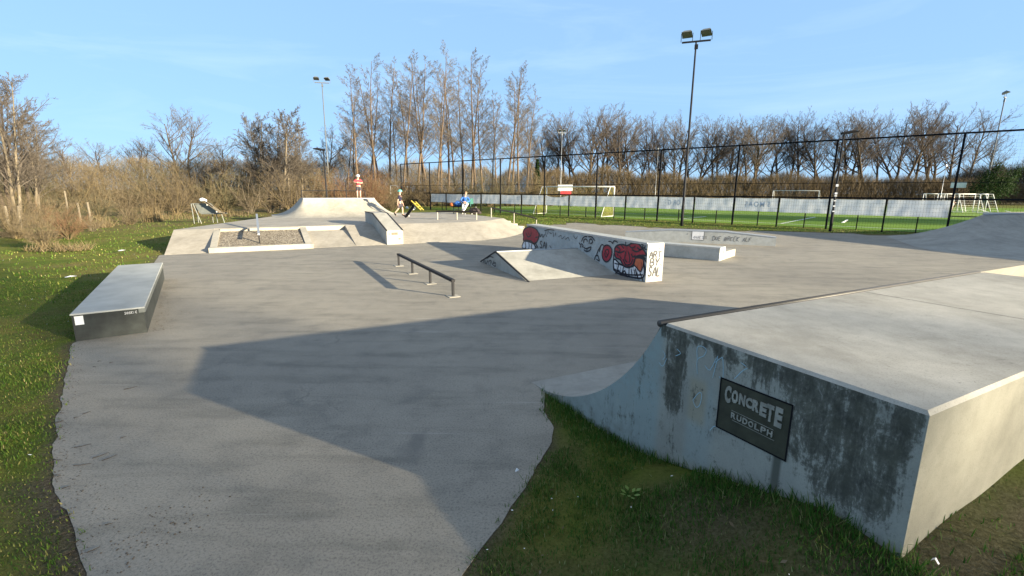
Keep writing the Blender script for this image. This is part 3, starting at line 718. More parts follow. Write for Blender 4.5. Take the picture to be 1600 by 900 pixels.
# ------------------------------------------------------------------ long low hubba behind + low stepped box
h0=Vector((10.1,17.9,0)); h1=Vector((4.8,19.92,0)); hd=(h1-h0); HL=hd.length; hr=math.atan2(hd.y,hd.x)+PI
hb=thing('sloped_ledge','long low grey concrete ledge with sloped ends and a scribbled side','ledge',h1,hr)   # local x runs to the right
def hub_u(px,py): 
    nrm=Vector((math.sin(hr),-math.cos(hr),0)); p=onpl(px,py,h1,nrm); return (p-h1).dot(Vector((math.cos(hr),math.sin(hr),0))),p.z
k1=hub_u(1050,357); k2=hub_u(1135,358)
prof=[(0,-.05),(0,.34),(k1[0],.49),(k2[0],.49),(HL,.33),(HL,-.05)]
mb=MB(); mb.prism(prof,'y',0,.42); hbw=mb.build('body',M['white'],hb)
mb=MB(); pr2=[(-.01,.335),(-.01,.352),(k1[0],.503),(k2[0],.503),(HL+.01,.343),(HL+.01,.325),(k2[0],.470),(k1[0],.470)]
mb.prism(pr2,'y',-.012,.432); mb.build('edge_angle',M['steel'],hb)
hf=Face((0,0,0),(1,0,0),(0,0,1)); mb=MB(); mw=MB()
t0=hub_u(1113,374); t1=hub_u(1175,374)
write(hf,mb,'DUE BREEK ALF',t0[0],t0[1]-.03,.15,(t1[0]-t0[0])/13,.018,.004,slant=.2,jit=.1)
a=hub_u(1081,374);b=hub_u(1100,361)
hf.poly(mw,[(a[0],a[1]),(b[0],a[1]),(b[0],b[1]-.02),(a[0],b[1]-.02)],.003)
fr=[(a[0]-.02,a[1]-.01),(b[0]+.02,a[1]-.015),(b[0]+.03,b[1]-.01),(a[0]-.03,b[1]-.015)]
for i in range(4): hf.stroke(mb,[fr[i],fr[(i+1)%4]],.018,.006)
write(hf,mb,'GUESS',a[0]+.06,a[1]+.05,.09,.105,.014,.006,slant=.2,seed=4)
hf.stroke(mb,[(a[0]-.2,a[1]+.2),(a[0]-.17,a[1]+.22)],.03,.004)
mb.build('marker_scribble',M['dirtline'],hbw,fix=False); mw.build('white_patch',M['spwhite'],hbw,fix=False)

lo=thing('stepped_box','low concrete box with a lower step on its right side','skate box',(6.17,13.83,0),math.atan2(.76,.65))
mb=MB(); mb.bbox(0,0,-.04,.55,3.6,.395,.01); lb=mb.build('high_part',M['white'],lo)
mb=MB(); mb.bbox(.553,0,-.04,1.62,3.6,.225,.01); mb.build('low_step',M['conc'],lo)
mb=MB(); mb.box(-.012,-.012,.355,.05,3.61,.402); mb.build('edge_angle',M['steel'],lo)
lf=Face((0,0,0),(1,0,0),(0,0,1)); mb=MB(); write(lf,mb,'LB',.25,.20,.07,.09,.012,.004); mb.build('small_tag',M['ink'],lb,fix=False)

# ------------------------------------------------------------------ grey bank on the right
T=W(1383,369);Mv=W(1462,393);R1=W(1600,408)
dR=(R1-Mv).normalized(); R2=Mv+dR*9
t2=W(1537,335,1.2); t3=t2+Vector((.93,.33,0))*9
bk=thing('concrete_bank','broad grey concrete bank rising at the right edge, all in shade','bank',(Mv.x,Mv.y,0))
def loc(p): return (p.x-Mv.x,p.y-Mv.y,p.z)
mb=MB(); rows=[];nn=9
bot=[T,T.lerp(Mv,.35)+Vector((-.12,-.05,0)),T.lerp(Mv,.7)+Vector((-.22,-.06,0)),Mv,Mv.lerp(R2,.12),Mv.lerp(R2,.3),Mv.lerp(R2,.6),R2]
tp=[t2,t2,t2+Vector((.02,0,0)),t2.lerp(t3,.015),t2.lerp(t3,.12),t2.lerp(t3,.3),t2.lerp(t3,.6),t3]
vs=[];fs=[];K=len(bot)
for i in range(nn+1):
    t=i/nn; zz=.30*t+.70*t**2.0
    for b0,b1 in zip(bot,tp): p=b0.lerp(b1,t); vs.append(loc(Vector((p.x,p.y,1.2*zz+.004))))
for i in range(nn):
    for j in range(K-1): fs.append((i*K+j,i*K+j+1,(i+1)*K+j+1,(i+1)*K+j))
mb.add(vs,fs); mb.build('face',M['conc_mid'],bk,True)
mb=MB(); dd=Vector((.70,.72,0))*3.0
pts=[t2,t3,t3+dd,t2+dd]
mb.add([loc(p) for p in pts]+[loc(Vector((p.x,p.y,-.05))) for p in pts],[(0,1,2,3),(1,2,6,5),(2,3,7,6),(3,0,4,7)])
mb.build('deck',M['conc'],bk)
mb=MB(); mb.tube([loc(t2+Vector((0,0,.0))),loc(t3)],.03,8); mb.build('coping',M['steel'],bk)
mb=MB(); w0=Mv+Vector((10.3,-5.4,0)); bd=-dR; ue=[w0-bd*7,w0+bd*9.0]; sd_=Vector((.92,.39,0))*1.4  # unseen wall added out of view to put the bank face in shade
pts=[ue[0],ue[1],ue[1]+sd_,ue[0]+sd_]; mb.add([loc(Vector((p.x,p.y,2.35))) for p in pts]+[loc(Vector((p.x,p.y,-.05))) for p in pts],[(0,1,2,3),(0,4,5,1),(1,5,6,2),(2,6,7,3),(3,7,4,0)]); mb.build('shade_wall',M['conc_mid'],bk)

# ------------------------------------------------------------------ raised platform at the back left
PO=Vector((-10.8,14.4,0)); PR=rad(28); PA=Vector((math.cos(PR),math.sin(PR),0)); PB=Vector((-PA.y,PA.x,0))
def pl2w(x,y,z=0): p=PO+PA*x+PB*y; return Vector((p.x,p.y,z))
ZP=.6
pf=thing('skate_platform','raised pale concrete skate platform with sloping banks along its front','platform',PO,PR)
def bank(name,x0,x1,z1,y1=2.37,mat='conc_far',ybot=0):
    mb=MB(); mb.prism([(ybot,-.05),(ybot,.006),(y1,z1),(y1,-.05)],'x',x0,x1); return mb.build(name,M[mat],pf)
bank('bank',0,1.2,ZP); bank('bank',5.75,6.86,ZP); bank('bank',7.48,11.0,ZP)
bank('low_bank',4.28,5.745,.42,2.05)
mb=MB(); mb.box(4.28,2.055,0,5.745,2.37,.42); mb.build('low_ledge',M['conc_far'],pf)
# curved right hand end of the front bank
bt=[(11.003,0),(11.8,.25),(12.5,.75),(13.2,1.4),(13.9,2.15),(14.7,3.2)]; tt=[(11.003,2.37),(11.6,2.52),(12.2,2.85),(12.9,3.4),(13.5,3.95),(14.1,4.5)]
mb=MB(); n=len(bt); mb.add([(x,y,.006) for x,y in bt]+[(x,y,ZP) for x,y in tt],[(i,i+1,n+i+1,n+i) for i in range(n-1)]); mb.build('curved_bank',M['conc_far'],pf,True)
top=[(0,2.37)]+[(11,2.37)]+tt[1:]+[(14.1,12.6),(4.0,12.6),(3.3,10.7)]
mb=MB(); n=len(top); mb.add([(x,y,ZP) for x,y in top]+[(x,y,-.1) for x,y in top],[tuple(range(n))]+[(i,i+n,(i+1)%n+n,(i+1)%n) for i in range(n)]); mb.build('deck',M['conc_far'],pf)
# planter of gravel in the front bank
pb=thing('gravel_bed','gravel filled bed with pale kerbs set into the platform bank','gravel bed',pl2w(1.2,-.1),PR)
mb=MB(); mb.add([(.2,.2,.135),(2.85,.2,.135),(2.85,2.30,.50),(.2,2.30,.50)],[(0,1,2,3)]); mb.build('gravel',M['gravel'],pb)
mb=MB(); mb.bbox(-.02,-.02,-.02,3.09,.2,.165,.01); mb.build('front_kerb',M['conc'],pb)
for x0,x1 in ((.003,.2),(2.85,3.07)):
    mb=MB(); mb.prism([(.203,-.02),(.203,.16),(2.46,.585),(2.46,-.02)],'x',x0,x1); mb.build('side_kerb',M['conc'],pb)
mb=MB(); mb.box(.203,2.30,.2,2.847,2.46,.59); mb.build('back_kerb',M['conc'],pb)
# hubba ledge
hu=thing('hubba_ledge','sloped pale blue topped concrete ledge running down the platform bank','ledge',pl2w(6.86,0),PR)
mb=MB(); mb.prism([(-.06,-.04),(-.06,.53),(2.37,1.08),(3.9,1.08),(3.9,.3),(2.4,.3),(.0,-.04)],'x',.002,.618); hbo=mb.build('body',M['conc_smooth'],hu)
mb=MB()
for x0,x1 in ((-.014,.03),(.59,.634)): mb.prism([(-.07,.515),(-.07,.542),(2.37,1.092),(3.9,1.092),(3.9,1.06),(2.37,1.06)],'x',x0,x1)
mb.build('edge_angle',M['dsteel'],hu)
he=Face((0,-.06,0),(1,0,0),(0,0,1)); mb=MB(); 
for q_ in ([(.18,.36),(.42,.36),(.42,.45),(.18,.45)],[(.07,.37),(.11,.37),(.11,.43),(.07,.43)],[(.44,.18),(.52,.18),(.52,.23),(.44,.23)]): mb=MB(); he.poly(mb,q_,.004); mb.build('faded_sticker',M['wood'],hbo,fix=False)
# down rail over the gravel bed
pa=W(406,383,.14); 
dn=thing('down_rail','thin grey down rail seen end on over the gravel bed','grind rail',(pa.x,pa.y,0),math.atan2(pa.y,pa.x)-PI/2)
e0=.15; 
mb=MB(); mb.prism([(-.2,.50),(-.2,.55),(3.3,1.06),(3.3,1.01)],'x',-.035,.035); mb.build('bar',M['steel'],dn)
for y_,zb,zt in ((.1,.12,.545),(1.35,.3,.73),(3.1,.58,.98)):
    mb=MB(); mb.box(-.022,y_-.022,zb,.022,y_+.022,zt); mb.build('post',M['dsteel'],dn)
# quarter pipe on the platform (front and both flanks curve down)
qs=thing('corner_quarter_pipe','sunlit pale quarter pipe with curved flanks on the raised platform','quarter pipe',pl2w(4.87,10.55,ZP),PR)
LW=3.82; QH=.95; fr_,fs_=2.6,1.6
mb=MB(); na,nr=46,14; rings=[]
path=[(0,3.0,-1,0)]+[(0,.0+0*k,-1,0) for k in (0,)]
base=[]                                     # outline of the lip and outward direction
for t in np.linspace(0,1,6): base.append((0,2.2*(1-t),-1,0))
for t in np.linspace(0,PI/2,8)[1:]: base.append((0,0,-math.cos(t),-math.sin(t)))
for t in np.linspace(0,1,12)[1:]: base.append((LW*t,0,0,-1))
for t in np.linspace(0,PI/2,8)[1:]: base.append((LW,0,math.sin(t),-math.cos(t)))
for t in np.linspace(0,1,6)[1:]: base.append((LW,2.2*t,1,0))
vs=[];fs=[]; nb=len(base)
for i in range(nr+1):
    t=i/nr
    ang=t*rad(50); run=math.sin(rad(50))-math.sin(rad(50)-ang); run/=math.sin(rad(50)); hh=(1-math.cos(rad(50)-ang))/(1-math.cos(rad(50)))
    for x,y,dx,dy in base: vs.append((x+dx*run*fs_,y+dy*run*fr_,QH*hh+.004))
for i in range(nr):
    for j in range(nb-1): fs.append((i*nb+j,i*nb+j+1,(i+1)*nb+j+1,(i+1)*nb+j))
mb.add(vs,fs); mb.build('ramp',M['conc'],qs,True)
mb=MB(); mb.box(0,.02,-.1,LW,2.2,QH); mb.build('deck',M['conc_far'],qs)
mb=MB(); mb.tube([(0,.0,QH),(LW,.0,QH)],.03,8); mb.build('coping',M['steel'],qs)
mb=MB()
mb.tube([(.1,2.15,QH+.42),(LW-.1,2.15,QH+.42)],.02,6)
for x,h_ in ((.1,.45),(1.9,.45),(2.6,.95),(3.3,.75),(LW-.1,.45)): mb.tube([(x,2.15,QH),(x,2.15,QH+h_)],.025,6)
mb.build('guard_rail',M['dsteel'],qs)
# flat bar on the deck
fb=W(683.5,343,ZP); fe=W(744.5,343.4,ZP); fl=(fe-fb).length
fbt=thing('deck_rail','short flat rail with pale posts on the raised platform','grind rail',fb,math.atan2(fe.y-fb.y,fe.x-fb.x))
mb=MB(); mb.box(-.05,-.04,.36,fl+.05,.04,.44); mb.build('bar',M['black'],fbt)
for t in (0,.5,1): mb=MB(); mb.tube([(t*fl,0,0),(t*fl,0,.36)],.035,8); mb.build('post',M['conc'],fbt)
# stairs and handrail
st=thing('concrete_steps','three pale concrete steps at the right end of the platform','steps',pl2w(14.103,4.5),PR)
mb=MB(); mb.prism([(0,-.05),(0,.45),(.42,.45),(.42,.30),(.84,.30),(.84,.15),(1.26,.15),(1.26,-.05)],'y',0,2.2); mb.build('steps',M['conc'],st)
hA=W(767.5,339.5,ZP); hC=W(838,351.8,0)
hrl=thing('handrail','dark sloping handrail beside the concrete steps','handrail',(hA.x,hA.y,0),math.atan2(hC.y-hA.y,hC.x-hA.x)); Lh=(Vector((hC.x-hA.x,hC.y-hA.y,0))).length
mb=MB(); mb.tube([(0,0,ZP+.52),(.12,0,ZP+.50),(Lh*.48,0,.80),(Lh-.25,0,.45),(Lh-.05,0,.41),(Lh,0,.34)],.042,8); mb.build('bar',M['black'],hrl,True)
for x,zb,zt in ((0,ZP,ZP+.52),(Lh*.48,.15,.80),(Lh,0,.36)): mb=MB(); mb.tube([(x,0,zb),(x,0,zt)],.032,8); mb.build('post',M['conc'],hrl)
#@@PART2@@
# ------------------------------------------------------------------ ball-stop fence, banners, low barrier
FO=Vector((6.42,36.58,0)); FS=5.03; frot=math.atan2(FG.y,FG.x)
fen=thing('ball_stop_fence','tall black ball-stop fence of posts, rails and thin netting','fence',FO,frot)
FK0,FK1=-5,7
hp=4.85
for k in range(FK0,FK1+1):
    mb=MB(); x=k*FS; mb.box(x-.045,-.045,-.1,x+.045,.045,hp); mb.build('tall_post',M['black'],fen)
    if k<FK1 and x>-21: mb=MB(); mb.box(x+FS/2-.035,-.035,-.1,x+FS/2+.035,.035,1.72); mb.build('short_post',M['black'],fen)
mb=MB(); mb.tube([(FK0*FS,0,hp),(FK1*FS,0,hp)],.045,8); mb.build('top_rail',M['black'],fen)
XB0=-21.2
mb=MB(); mb.box(XB0,-.035,1.73,FK1*FS,.035,1.81); mb.build('middle_rail',M['black'],fen)
def wires(mb,xs,zs,y,r,x0,x1,z0,z1):
    for x in xs: mb.box(x-r,y-r,z0,x+r,y+r,z1)
    for z in zs: mb.box(x0,y-r,z-r,x1,y+r,z+r)
mb=MB(); wires(mb,np.arange(FK0*FS,FK1*FS,.16),np.arange(1.9,hp,.16),0,.0013,FK0*FS,FK1*FS,1.8,hp); nt_=mb.build('netting',M['black'],fen,fix=False)
mb=MB(); wires(mb,np.arange(XB0,FK1*FS,.12),(.1,.3,.5,.7,.9,1.1,1.3,1.5,1.7),.0,.0022,XB0,FK1*FS,.05,1.75); mb.build('wire_panel',M['black'],fen,fix=False)
mb=MB(); mb.box(FK0*FS,-.012,2.55,FK1*FS,.012,2.575); mb.build('tension_wire',M['black'],fen)
def fp(x,y=0,z=0): return FO+FG*x+FN*y+Vector((0,0,z))
# low barrier just behind
lb_=thing('pitch_barrier','low black barrier with short posts behind the hanging banners','barrier',fp(0,.45),frot)
mb=MB(); mb.tube([(XB0,0,.93),(FK1*FS,0,.93)],.025,8); mb.build('rail',M['black'],lb_)
for k in range(-8,15):
    x=k*2.515+1.35; mb=MB(); mb.box(x-.025,-.025,-.1,x+.025,.025,.93); mb.build('post',M['black'],lb_)
# banners on the back of the fence
words_={2:'BORG',4:'SMOAS'}
bi=0
for k in range(-8,8):
    x0=k*FS/2+.05; x1=(k+1)*FS/2-.05
    if x0<XB0: x0=XB0+.05
    ll='pale blue grey banner hanging under the fence rail, %s'%ORD[bi]
    if k in words_: ll='banner with faint reversed print hanging under the fence rail, %s'%ORD[bi]
    b_=thing('banner',ll,'banner',fp((x0+x1)/2,.06),frot,'banners along the ball-stop fence')
    nxs,nzs=16,6; hw=(x1-x0)/2; vs=[];fs=[]; r=random.Random(k+90); sag=r.uniform(.0,.05); zt=1.70; zb=.90-r.uniform(0,.05)
    if k==-2: sag=.16
    for j in range(nzs+1):
        for i in range(nxs+1):
            u=i/nxs*2-1; t=j/nzs; z=zt-(zt-zb)*t - sag*(1-t)*(1-u*u)
            y=.012*math.sin(9*u+k*2+4*t)+.01*math.sin(17*u*(1-.3*t)+k)
            vs.append((u*hw,y,z))
    for j in range(nzs):
        for i in range(nxs): a=j*(nxs+1)+i; fs.append((a,a+1,a+nxs+2,a+nxs+1))
    mb=MB(); mb.add(vs,fs); cl=mb.build('cloth',M['banner'],b_,True)
    if k in words_ :
        fcx=Face((0,-.04,0),(-1,0,0),(0,0,1))      # the print is seen from behind, so it reads mirrored
        mt=MB(); tx=words_[k]
        for ii,ch in enumerate(tx):
            vs_,fs_=text_mesh(ch,1,0,.02); xa=min(p.x for p in vs_); ya=min(p.y for p in vs_); sx_=.28;
            u0=-len(tx)*.16+ii*.32
            mt.add([(-(u0+(p.x-xa)*.36),-.034,1.17+(p.y-ya)*.42) for p in vs_],fs_)
        mt.build('reversed_print',M['bannertext'],cl,fix=False)
    bi+=1

# ------------------------------------------------------------------ masts and lamps
def flood(mb,cx,cy,cz,yaw,s=1.0,tilt=.35):
    R=Matrix.Translation((cx,cy,cz))@Matrix.Rotation(yaw,4,'Z')@Matrix.Rotation(tilt,4,'X')@Matrix.Scale(s,4)
    pts=[(-.32,-.30,-.02),(.32,-.30,-.02),(.32,.34,-.02),(-.32,.34,-.02),(-.24,-.22,.16),(.24,-.22,.16),(.20,.12,.24),(-.20,.12,.24)]
    mb.add([R@Vector(p) for p in pts],[(0,3,2,1),(4,5,6,7),(0,1,5,4),(1,2,6,5),(2,3,7,6),(3,0,4,7)])
def mast(base,h,label,heads,s=1.0,yaw=0,mat='pole',name='floodlight_mast',arm=.75):
    t=thing(name,label,'light mast',base,yaw)
    mb=MB(); mb.tube([(0,0,-.1),(0,0,1.2),(0,0,1.25),(0,0,h)],[.085*s,.085*s,.07*s,.045*s],10); mb.build('pole',M[mat],t,True)
    mb=MB(); mb.box(-arm*s,-.04*s,h,arm*s,.04*s,h+.08*s); mb.box(-.07*s,-.06*s,h-.35*s,.12*s,.06*s,h-.12*s); mb.build('crossarm',M[mat],t)
    for x in heads:
        mb=MB(); flood(mb,x*s,0,h+.42*s,random.uniform(-.3,.3)+PI,s*.86); lh=mb.build('floodlight',M['lamp'],t)
        for e_ in (-.30,.30): mb=MB(); mb.box((x+e_-.015)*s,-.02,h+.06*s,(x+e_+.015)*s,.02,h+.5*s); mb.build('bracket',M[mat],lh)
    return t
pb_=Vector((10.13,28.16,0))
mast(pb_,D(1087,66,28.16).z,'tall dark floodlight mast with two lamps, in front of the fence centre',(-.5,.5),1.0,-.35,'dsteel')
p_=D(515,299,62); mast(Vector((p_.x,p_.y,0)),D(506,130,62).z,'slender distant floodlight mast with two lamps, left of the poplars',(-.55,.55),1.15,.2)
p_=D(1536,318,70); mast(Vector((p_.x,p_.y,0)),D(1569,153,70).z,'far grey floodlight mast leaning into the right corner of the view',(0,),1.5,.6,arm=.4)
p_=D(875,330,88); mast(Vector((p_.x,p_.y,0)),D(875,208,88).z,'thin pale mast far behind the football goal',(-.4,.4),1.0,.1,'steel')
p_=D(1022,330,92); mast(Vector((p_.x,p_.y,0)),D(1030,232,92).z,'thin pale mast beyond the pitch, under the oak row',(),.7,.1,'steel',arm=.15)
p_=D(1467,322,80); mast(Vector((p_.x,p_.y,0)),D(1482,258,80).z,'short pale pole beside the ivy covered tree',(),.7,.1,'steel',arm=.15)
def lamp(base,h,label,yaw):
    t=thing('street_lamp',label,'street lamp',base,yaw)
    mb=MB(); mb.tube([(0,0,-.1),(0,0,1.1),(0,0,1.15),(0,0,h)],[.075,.075,.055,.04],10); po=mb.build('pole',M['dsteel'],t,True)
    mb=MB(); mb.prism([(-.1,h-.03),(-.1,h+.07),(.35,h+.15),(.62,h+.11),(.62,h+.07),(.3,h+.0)],'y',-.13,.13); mb.build('lamp_head',M['black'],t)
    return t,po
l1,po=lamp(Vector((16.96,25.06,0)),5.0,'dark street lamp with stickers on its pole, in front of the banners',-.25)
mb=MB()
for z,h_ in ((2.35,.12),(1.95,.10),(1.60,.05),(1.32,.06),(1.05,.06),(1.85,.05)): mb.box(-.06,-.082,z,.055,-.076,z+h_)
mb.build('sticker',M['sticker'],po)
p_=D(511,312,31); lamp(Vector((p_.x,p_.y,.0)),D(506,235,31).z,'dark street lamp behind the corner quarter pipe',PI+.2)
# small yellow/white litter: leaning ladder, sign, etc
# ------------------------------------------------------------------ goals
def goal(u0,v0,width,h,depth,label,rot=0,net='ynet',netstep=.14,post=.05):
    c=pp(u0,v0); t=thing('football_goal',label,'goal',Vector((c[0],c[1],.03)),frot+rot)
    for s_ in (-1,1):
        mb=MB(); mb.tube([(s_*width/2,0,0),(s_*width/2,0,h)],post,10); mb.build('post',M['wpaint'],t,True)
        mb=MB(); mb.tube([(s_*width/2,0,h),(s_*width/2,-depth*.35,h),(s_*width/2,-depth,0.02),(s_*width/2,0,.02)],.03,6); mb.build('side_frame',M['wpaint'],t)
    mb=MB(); mb.tube([(-width/2,0,h),(width/2,0,h)],post,10); mb.build('crossbar',M['wpaint'],t,True)
    mb=MB(); r=.004
    def seg(a,b): mb.tube([a,b],r,3,False)
    for x in np.arange(-width/2,width/2+.01,netstep*2.2): seg((x,0,h),(x,-depth*.35,h)); seg((x,-depth*.35,h),(x,-depth,0))
    for q_ in np.linspace(0,1,9): y=-depth*.35-depth*.65*q_; z=h*(1-q_); seg((-width/2,y,z),(width/2,y,z))
    for s_ in (-1,1):
        for zz in np.arange(0,h,netstep): seg((s_*width/2,0,zz),(s_*width/2,-depth+depth*.65*zz/h,zz))
        for yy in np.arange(0,depth,netstep): seg((s_*width/2,-yy,0),(s_*width/2,-yy,min(h,h*(depth-yy)/(depth*.65))))
    mb.build('net',M[net],t,fix=False); return t
goal(0,0,7.0,2.4,1.9,'full size white football goal with yellow net, nearest the fence',netstep=.07)
goal(5,60,7.0,2.4,1.9,'distant white football goal across the far side of the pitch',PI,'steel',.5,.04)
for i,(px,Yd,wd) in enumerate(((1455,58,2.2),(1478,56,2.6),(1503,54,3.4),(1533,52,2.2))):
    p=D(px,330,Yd); d=Vector((p.x,p.y,0))-GC; 
    goal(d.dot(FG),d.dot(FN),wd,2.0,1.1,'small white training goal at the shaded pitch corner, '+ORD[i],rot=.5+.25*i,net='steel',netstep=.4,post=.04)
# yellow ladder-like frame leaning behind the fence, board, small hoop
p=D(657,321,47); yl=thing('yellow_frame','yellow slatted frame leaning behind the fence near the walking skater','frame',(p.x-.9,p.y,.03),-.4)
mb=MB(); mb.tube([(0,0,1.0),(1.2,0,0)],.06,6); mb.tube([(.35,.25,.9),(1.35,.25,0)],.05,6)
for q_ in (.25,.5,.75): mb.tube([(1.2*q_,0,1-q_),(.35+q_,.25,.9*(1-q_))],.03,5)
mb.build('frame',M['yellow'],yl)
p=D(883,300,62); sb=thing('score_board','white board over a small red panel on posts behind the goal','board',(p.x,p.y,0),-.1)
for x in (-.8,.8): mb=MB(); mb.box(x-.05,-.05,-.1,x+.05,.05,2.9); mb.build('post',M['dsteel'],sb)
zt=D(883,289,62).z
mb=MB(); mb.box(-.95,-.09,zt-.75,.95,-.05,zt+.05); wb=mb.build('white_panel',M['wpaint'],sb)
mb=MB(); mb.box(-.95,-.095,zt-.38,.95,-.091,zt-.34); mb.build('seam',M['dsteel'],wb)
mb=MB(); mb.box(-.6,-.09,zt-1.25,.8,-.05,zt-.80); mb.build('red_panel',M['cred'],sb)
p=D(1498,287,72); sb=thing('small_sign','small white sign board near the ivy covered tree','sign',(p.x,p.y,0),-.5)
mb=MB(); mb.box(-.05,-.05,-.1,.05,.05,p.z); mb.build('post',M['dsteel'],sb); mb=MB(); mb.box(-.9,-.09,p.z-.6,.9,-.06,p.z+.25); mb.build('panel',M['wpaint'],sb)
p=D(616,305,52); hp_=thing('hoop_frame','thin pale metal hoop frame standing behind the walking skater','frame',(p.x,p.y,0),-.2)
zt=D(620,290,52).z; mb=MB(); mb.tube([(-.4,0,zt-1.0),(-.4,0,zt),(.25,0,zt),(.6,0,zt-.3),(.7,0,-.1)],.035,6); mb.build('frame',M['steel'],hp_)
p=D(1318,344,33); pv_=thing('white_plank','white plank tilted up behind the fence beside the street lamp','plank',(p.x,p.y,0),.35)
a=D(1303,355.5,31.3);b=D(1324,343.5,33.5); mb=MB(); mb.tube([a-Vector((p.x,p.y,0)),b-Vector((p.x,p.y,0))],.05,4); pl_=mb.build('board',M['wpaint'],pv_); pl_.matrix_parent_inverse=Matrix.Rotation(-.35,4,'Z')
mb=MB(); q_=b-Vector((p.x,p.y,0)); mb.tube([(q_.x,q_.y,0.0),(q_.x,q_.y,b.z-.02)],.03,6); l_=mb.build('stand',M['black'],pv_); l_.matrix_parent_inverse=Matrix.Rotation(-.35,4,'Z')

# ------------------------------------------------------------------ trees
class Tree:
    def __init__(s,seed): s.r=random.Random(seed); s.seg=[]
    def branch(s,p,d,L,r,lvl,P):
        R=s.r; n=P['n'][lvl]; pts=[p]; cur=d.copy(); step=L/n
        for i in range(n):
            w=P['wob'][lvl]
            cur=(cur+Vector((R.gauss(0,w),R.gauss(0,w),R.gauss(0,w)+P['up'][lvl]))).normalized()
            pts.append(pts[-1]+cur*step)
        r1=r*P['tip'][lvl]
        for i in range(n):
            s.seg.append((lvl,pts[i],pts[i+1],r+(r1-r)*i/n,r+(r1-r)*(i+1)/n))
        if lvl+1<len(P['n']):
            nc=P['child'][lvl]; nc=nc if isinstance(nc,int) else R.randint(*nc)
            for c in range(nc):
                t=P['t0'][lvl]+(1-P['t0'][lvl])*((c+R.random())/nc)
                f=min(t*n,n-.001); i=int(f); q=pts[i].lerp(pts[i+1],f-i); ax=(pts[i+1]-pts[i]).normalized()
                a=ax.orthogonal().normalized(); a=(Matrix.Rotation(R.uniform(0,2*PI),3,ax)@a)
                an=rad(R.uniform(*P['ang'][lvl])); dd=(ax*math.cos(an)+a*math.sin(an)).normalized()
                ll=L*P['ratio'][lvl]*(P['shape'][lvl](t))*R.uniform(.7,1.2)
                rr=(r+(r1-r)*t)*P['rr'][lvl]
                s.branch(q,dd,ll,max(rr,P['minr']),lvl+1,P)
    def meshes(s,name,split,sides,m0,m1):
        def mk(segs,nm,mat):
            V=[];F=[];o=0
            for k in sorted(set(sides)):
                sg=[x for x in segs if sides[min(x[0],len(sides)-1)]==k]
                if not sg: continue
                P0=np.array([tuple(x[1]) for x in sg]);P1=np.array([tuple(x[2]) for x in sg]); r0=np.array([x[3] for x in sg]);r1=np.array([x[4] for x in sg])
                d=P1-P0; d/=np.linalg.norm(d,axis=1,keepdims=True)+1e-9
                ref=np.where(np.abs(d[:,2:3])<.9,np.array([[0,0,1.]]),np.array([[1.,0,0]])); a=np.cross(d,ref); a/=np.linalg.norm(a,axis=1,keepdims=True); b=np.cross(d,a)
                n=len(sg); ring=[]
                for (PP,rr) in ((P0,r0),(P1,r1)):
                    for j in range(k):
                        t=2*PI*j/k; ring.append(PP+(a*math.cos(t)+b*math.sin(t))*rr[:,None])
                vv=np.stack(ring,1).reshape(-1,3); base=o+np.arange(n)*2*k
                ff=np.stack([np.stack([base+j,base+(j+1)%k,base+k+(j+1)%k,base+k+j],-1) for j in range(k)],1).reshape(-1,4)
                V.append(vv);F.append(ff);o+=len(vv)
            return np_mesh(nm,np.concatenate(V),np.concatenate(F),mat,4)
        return mk([x for x in s.seg if x[0]<split],'trunk',m0), mk([x for x in s.seg if x[0]>=split],'crown',m1)
lin=lambda t:1-.75*t
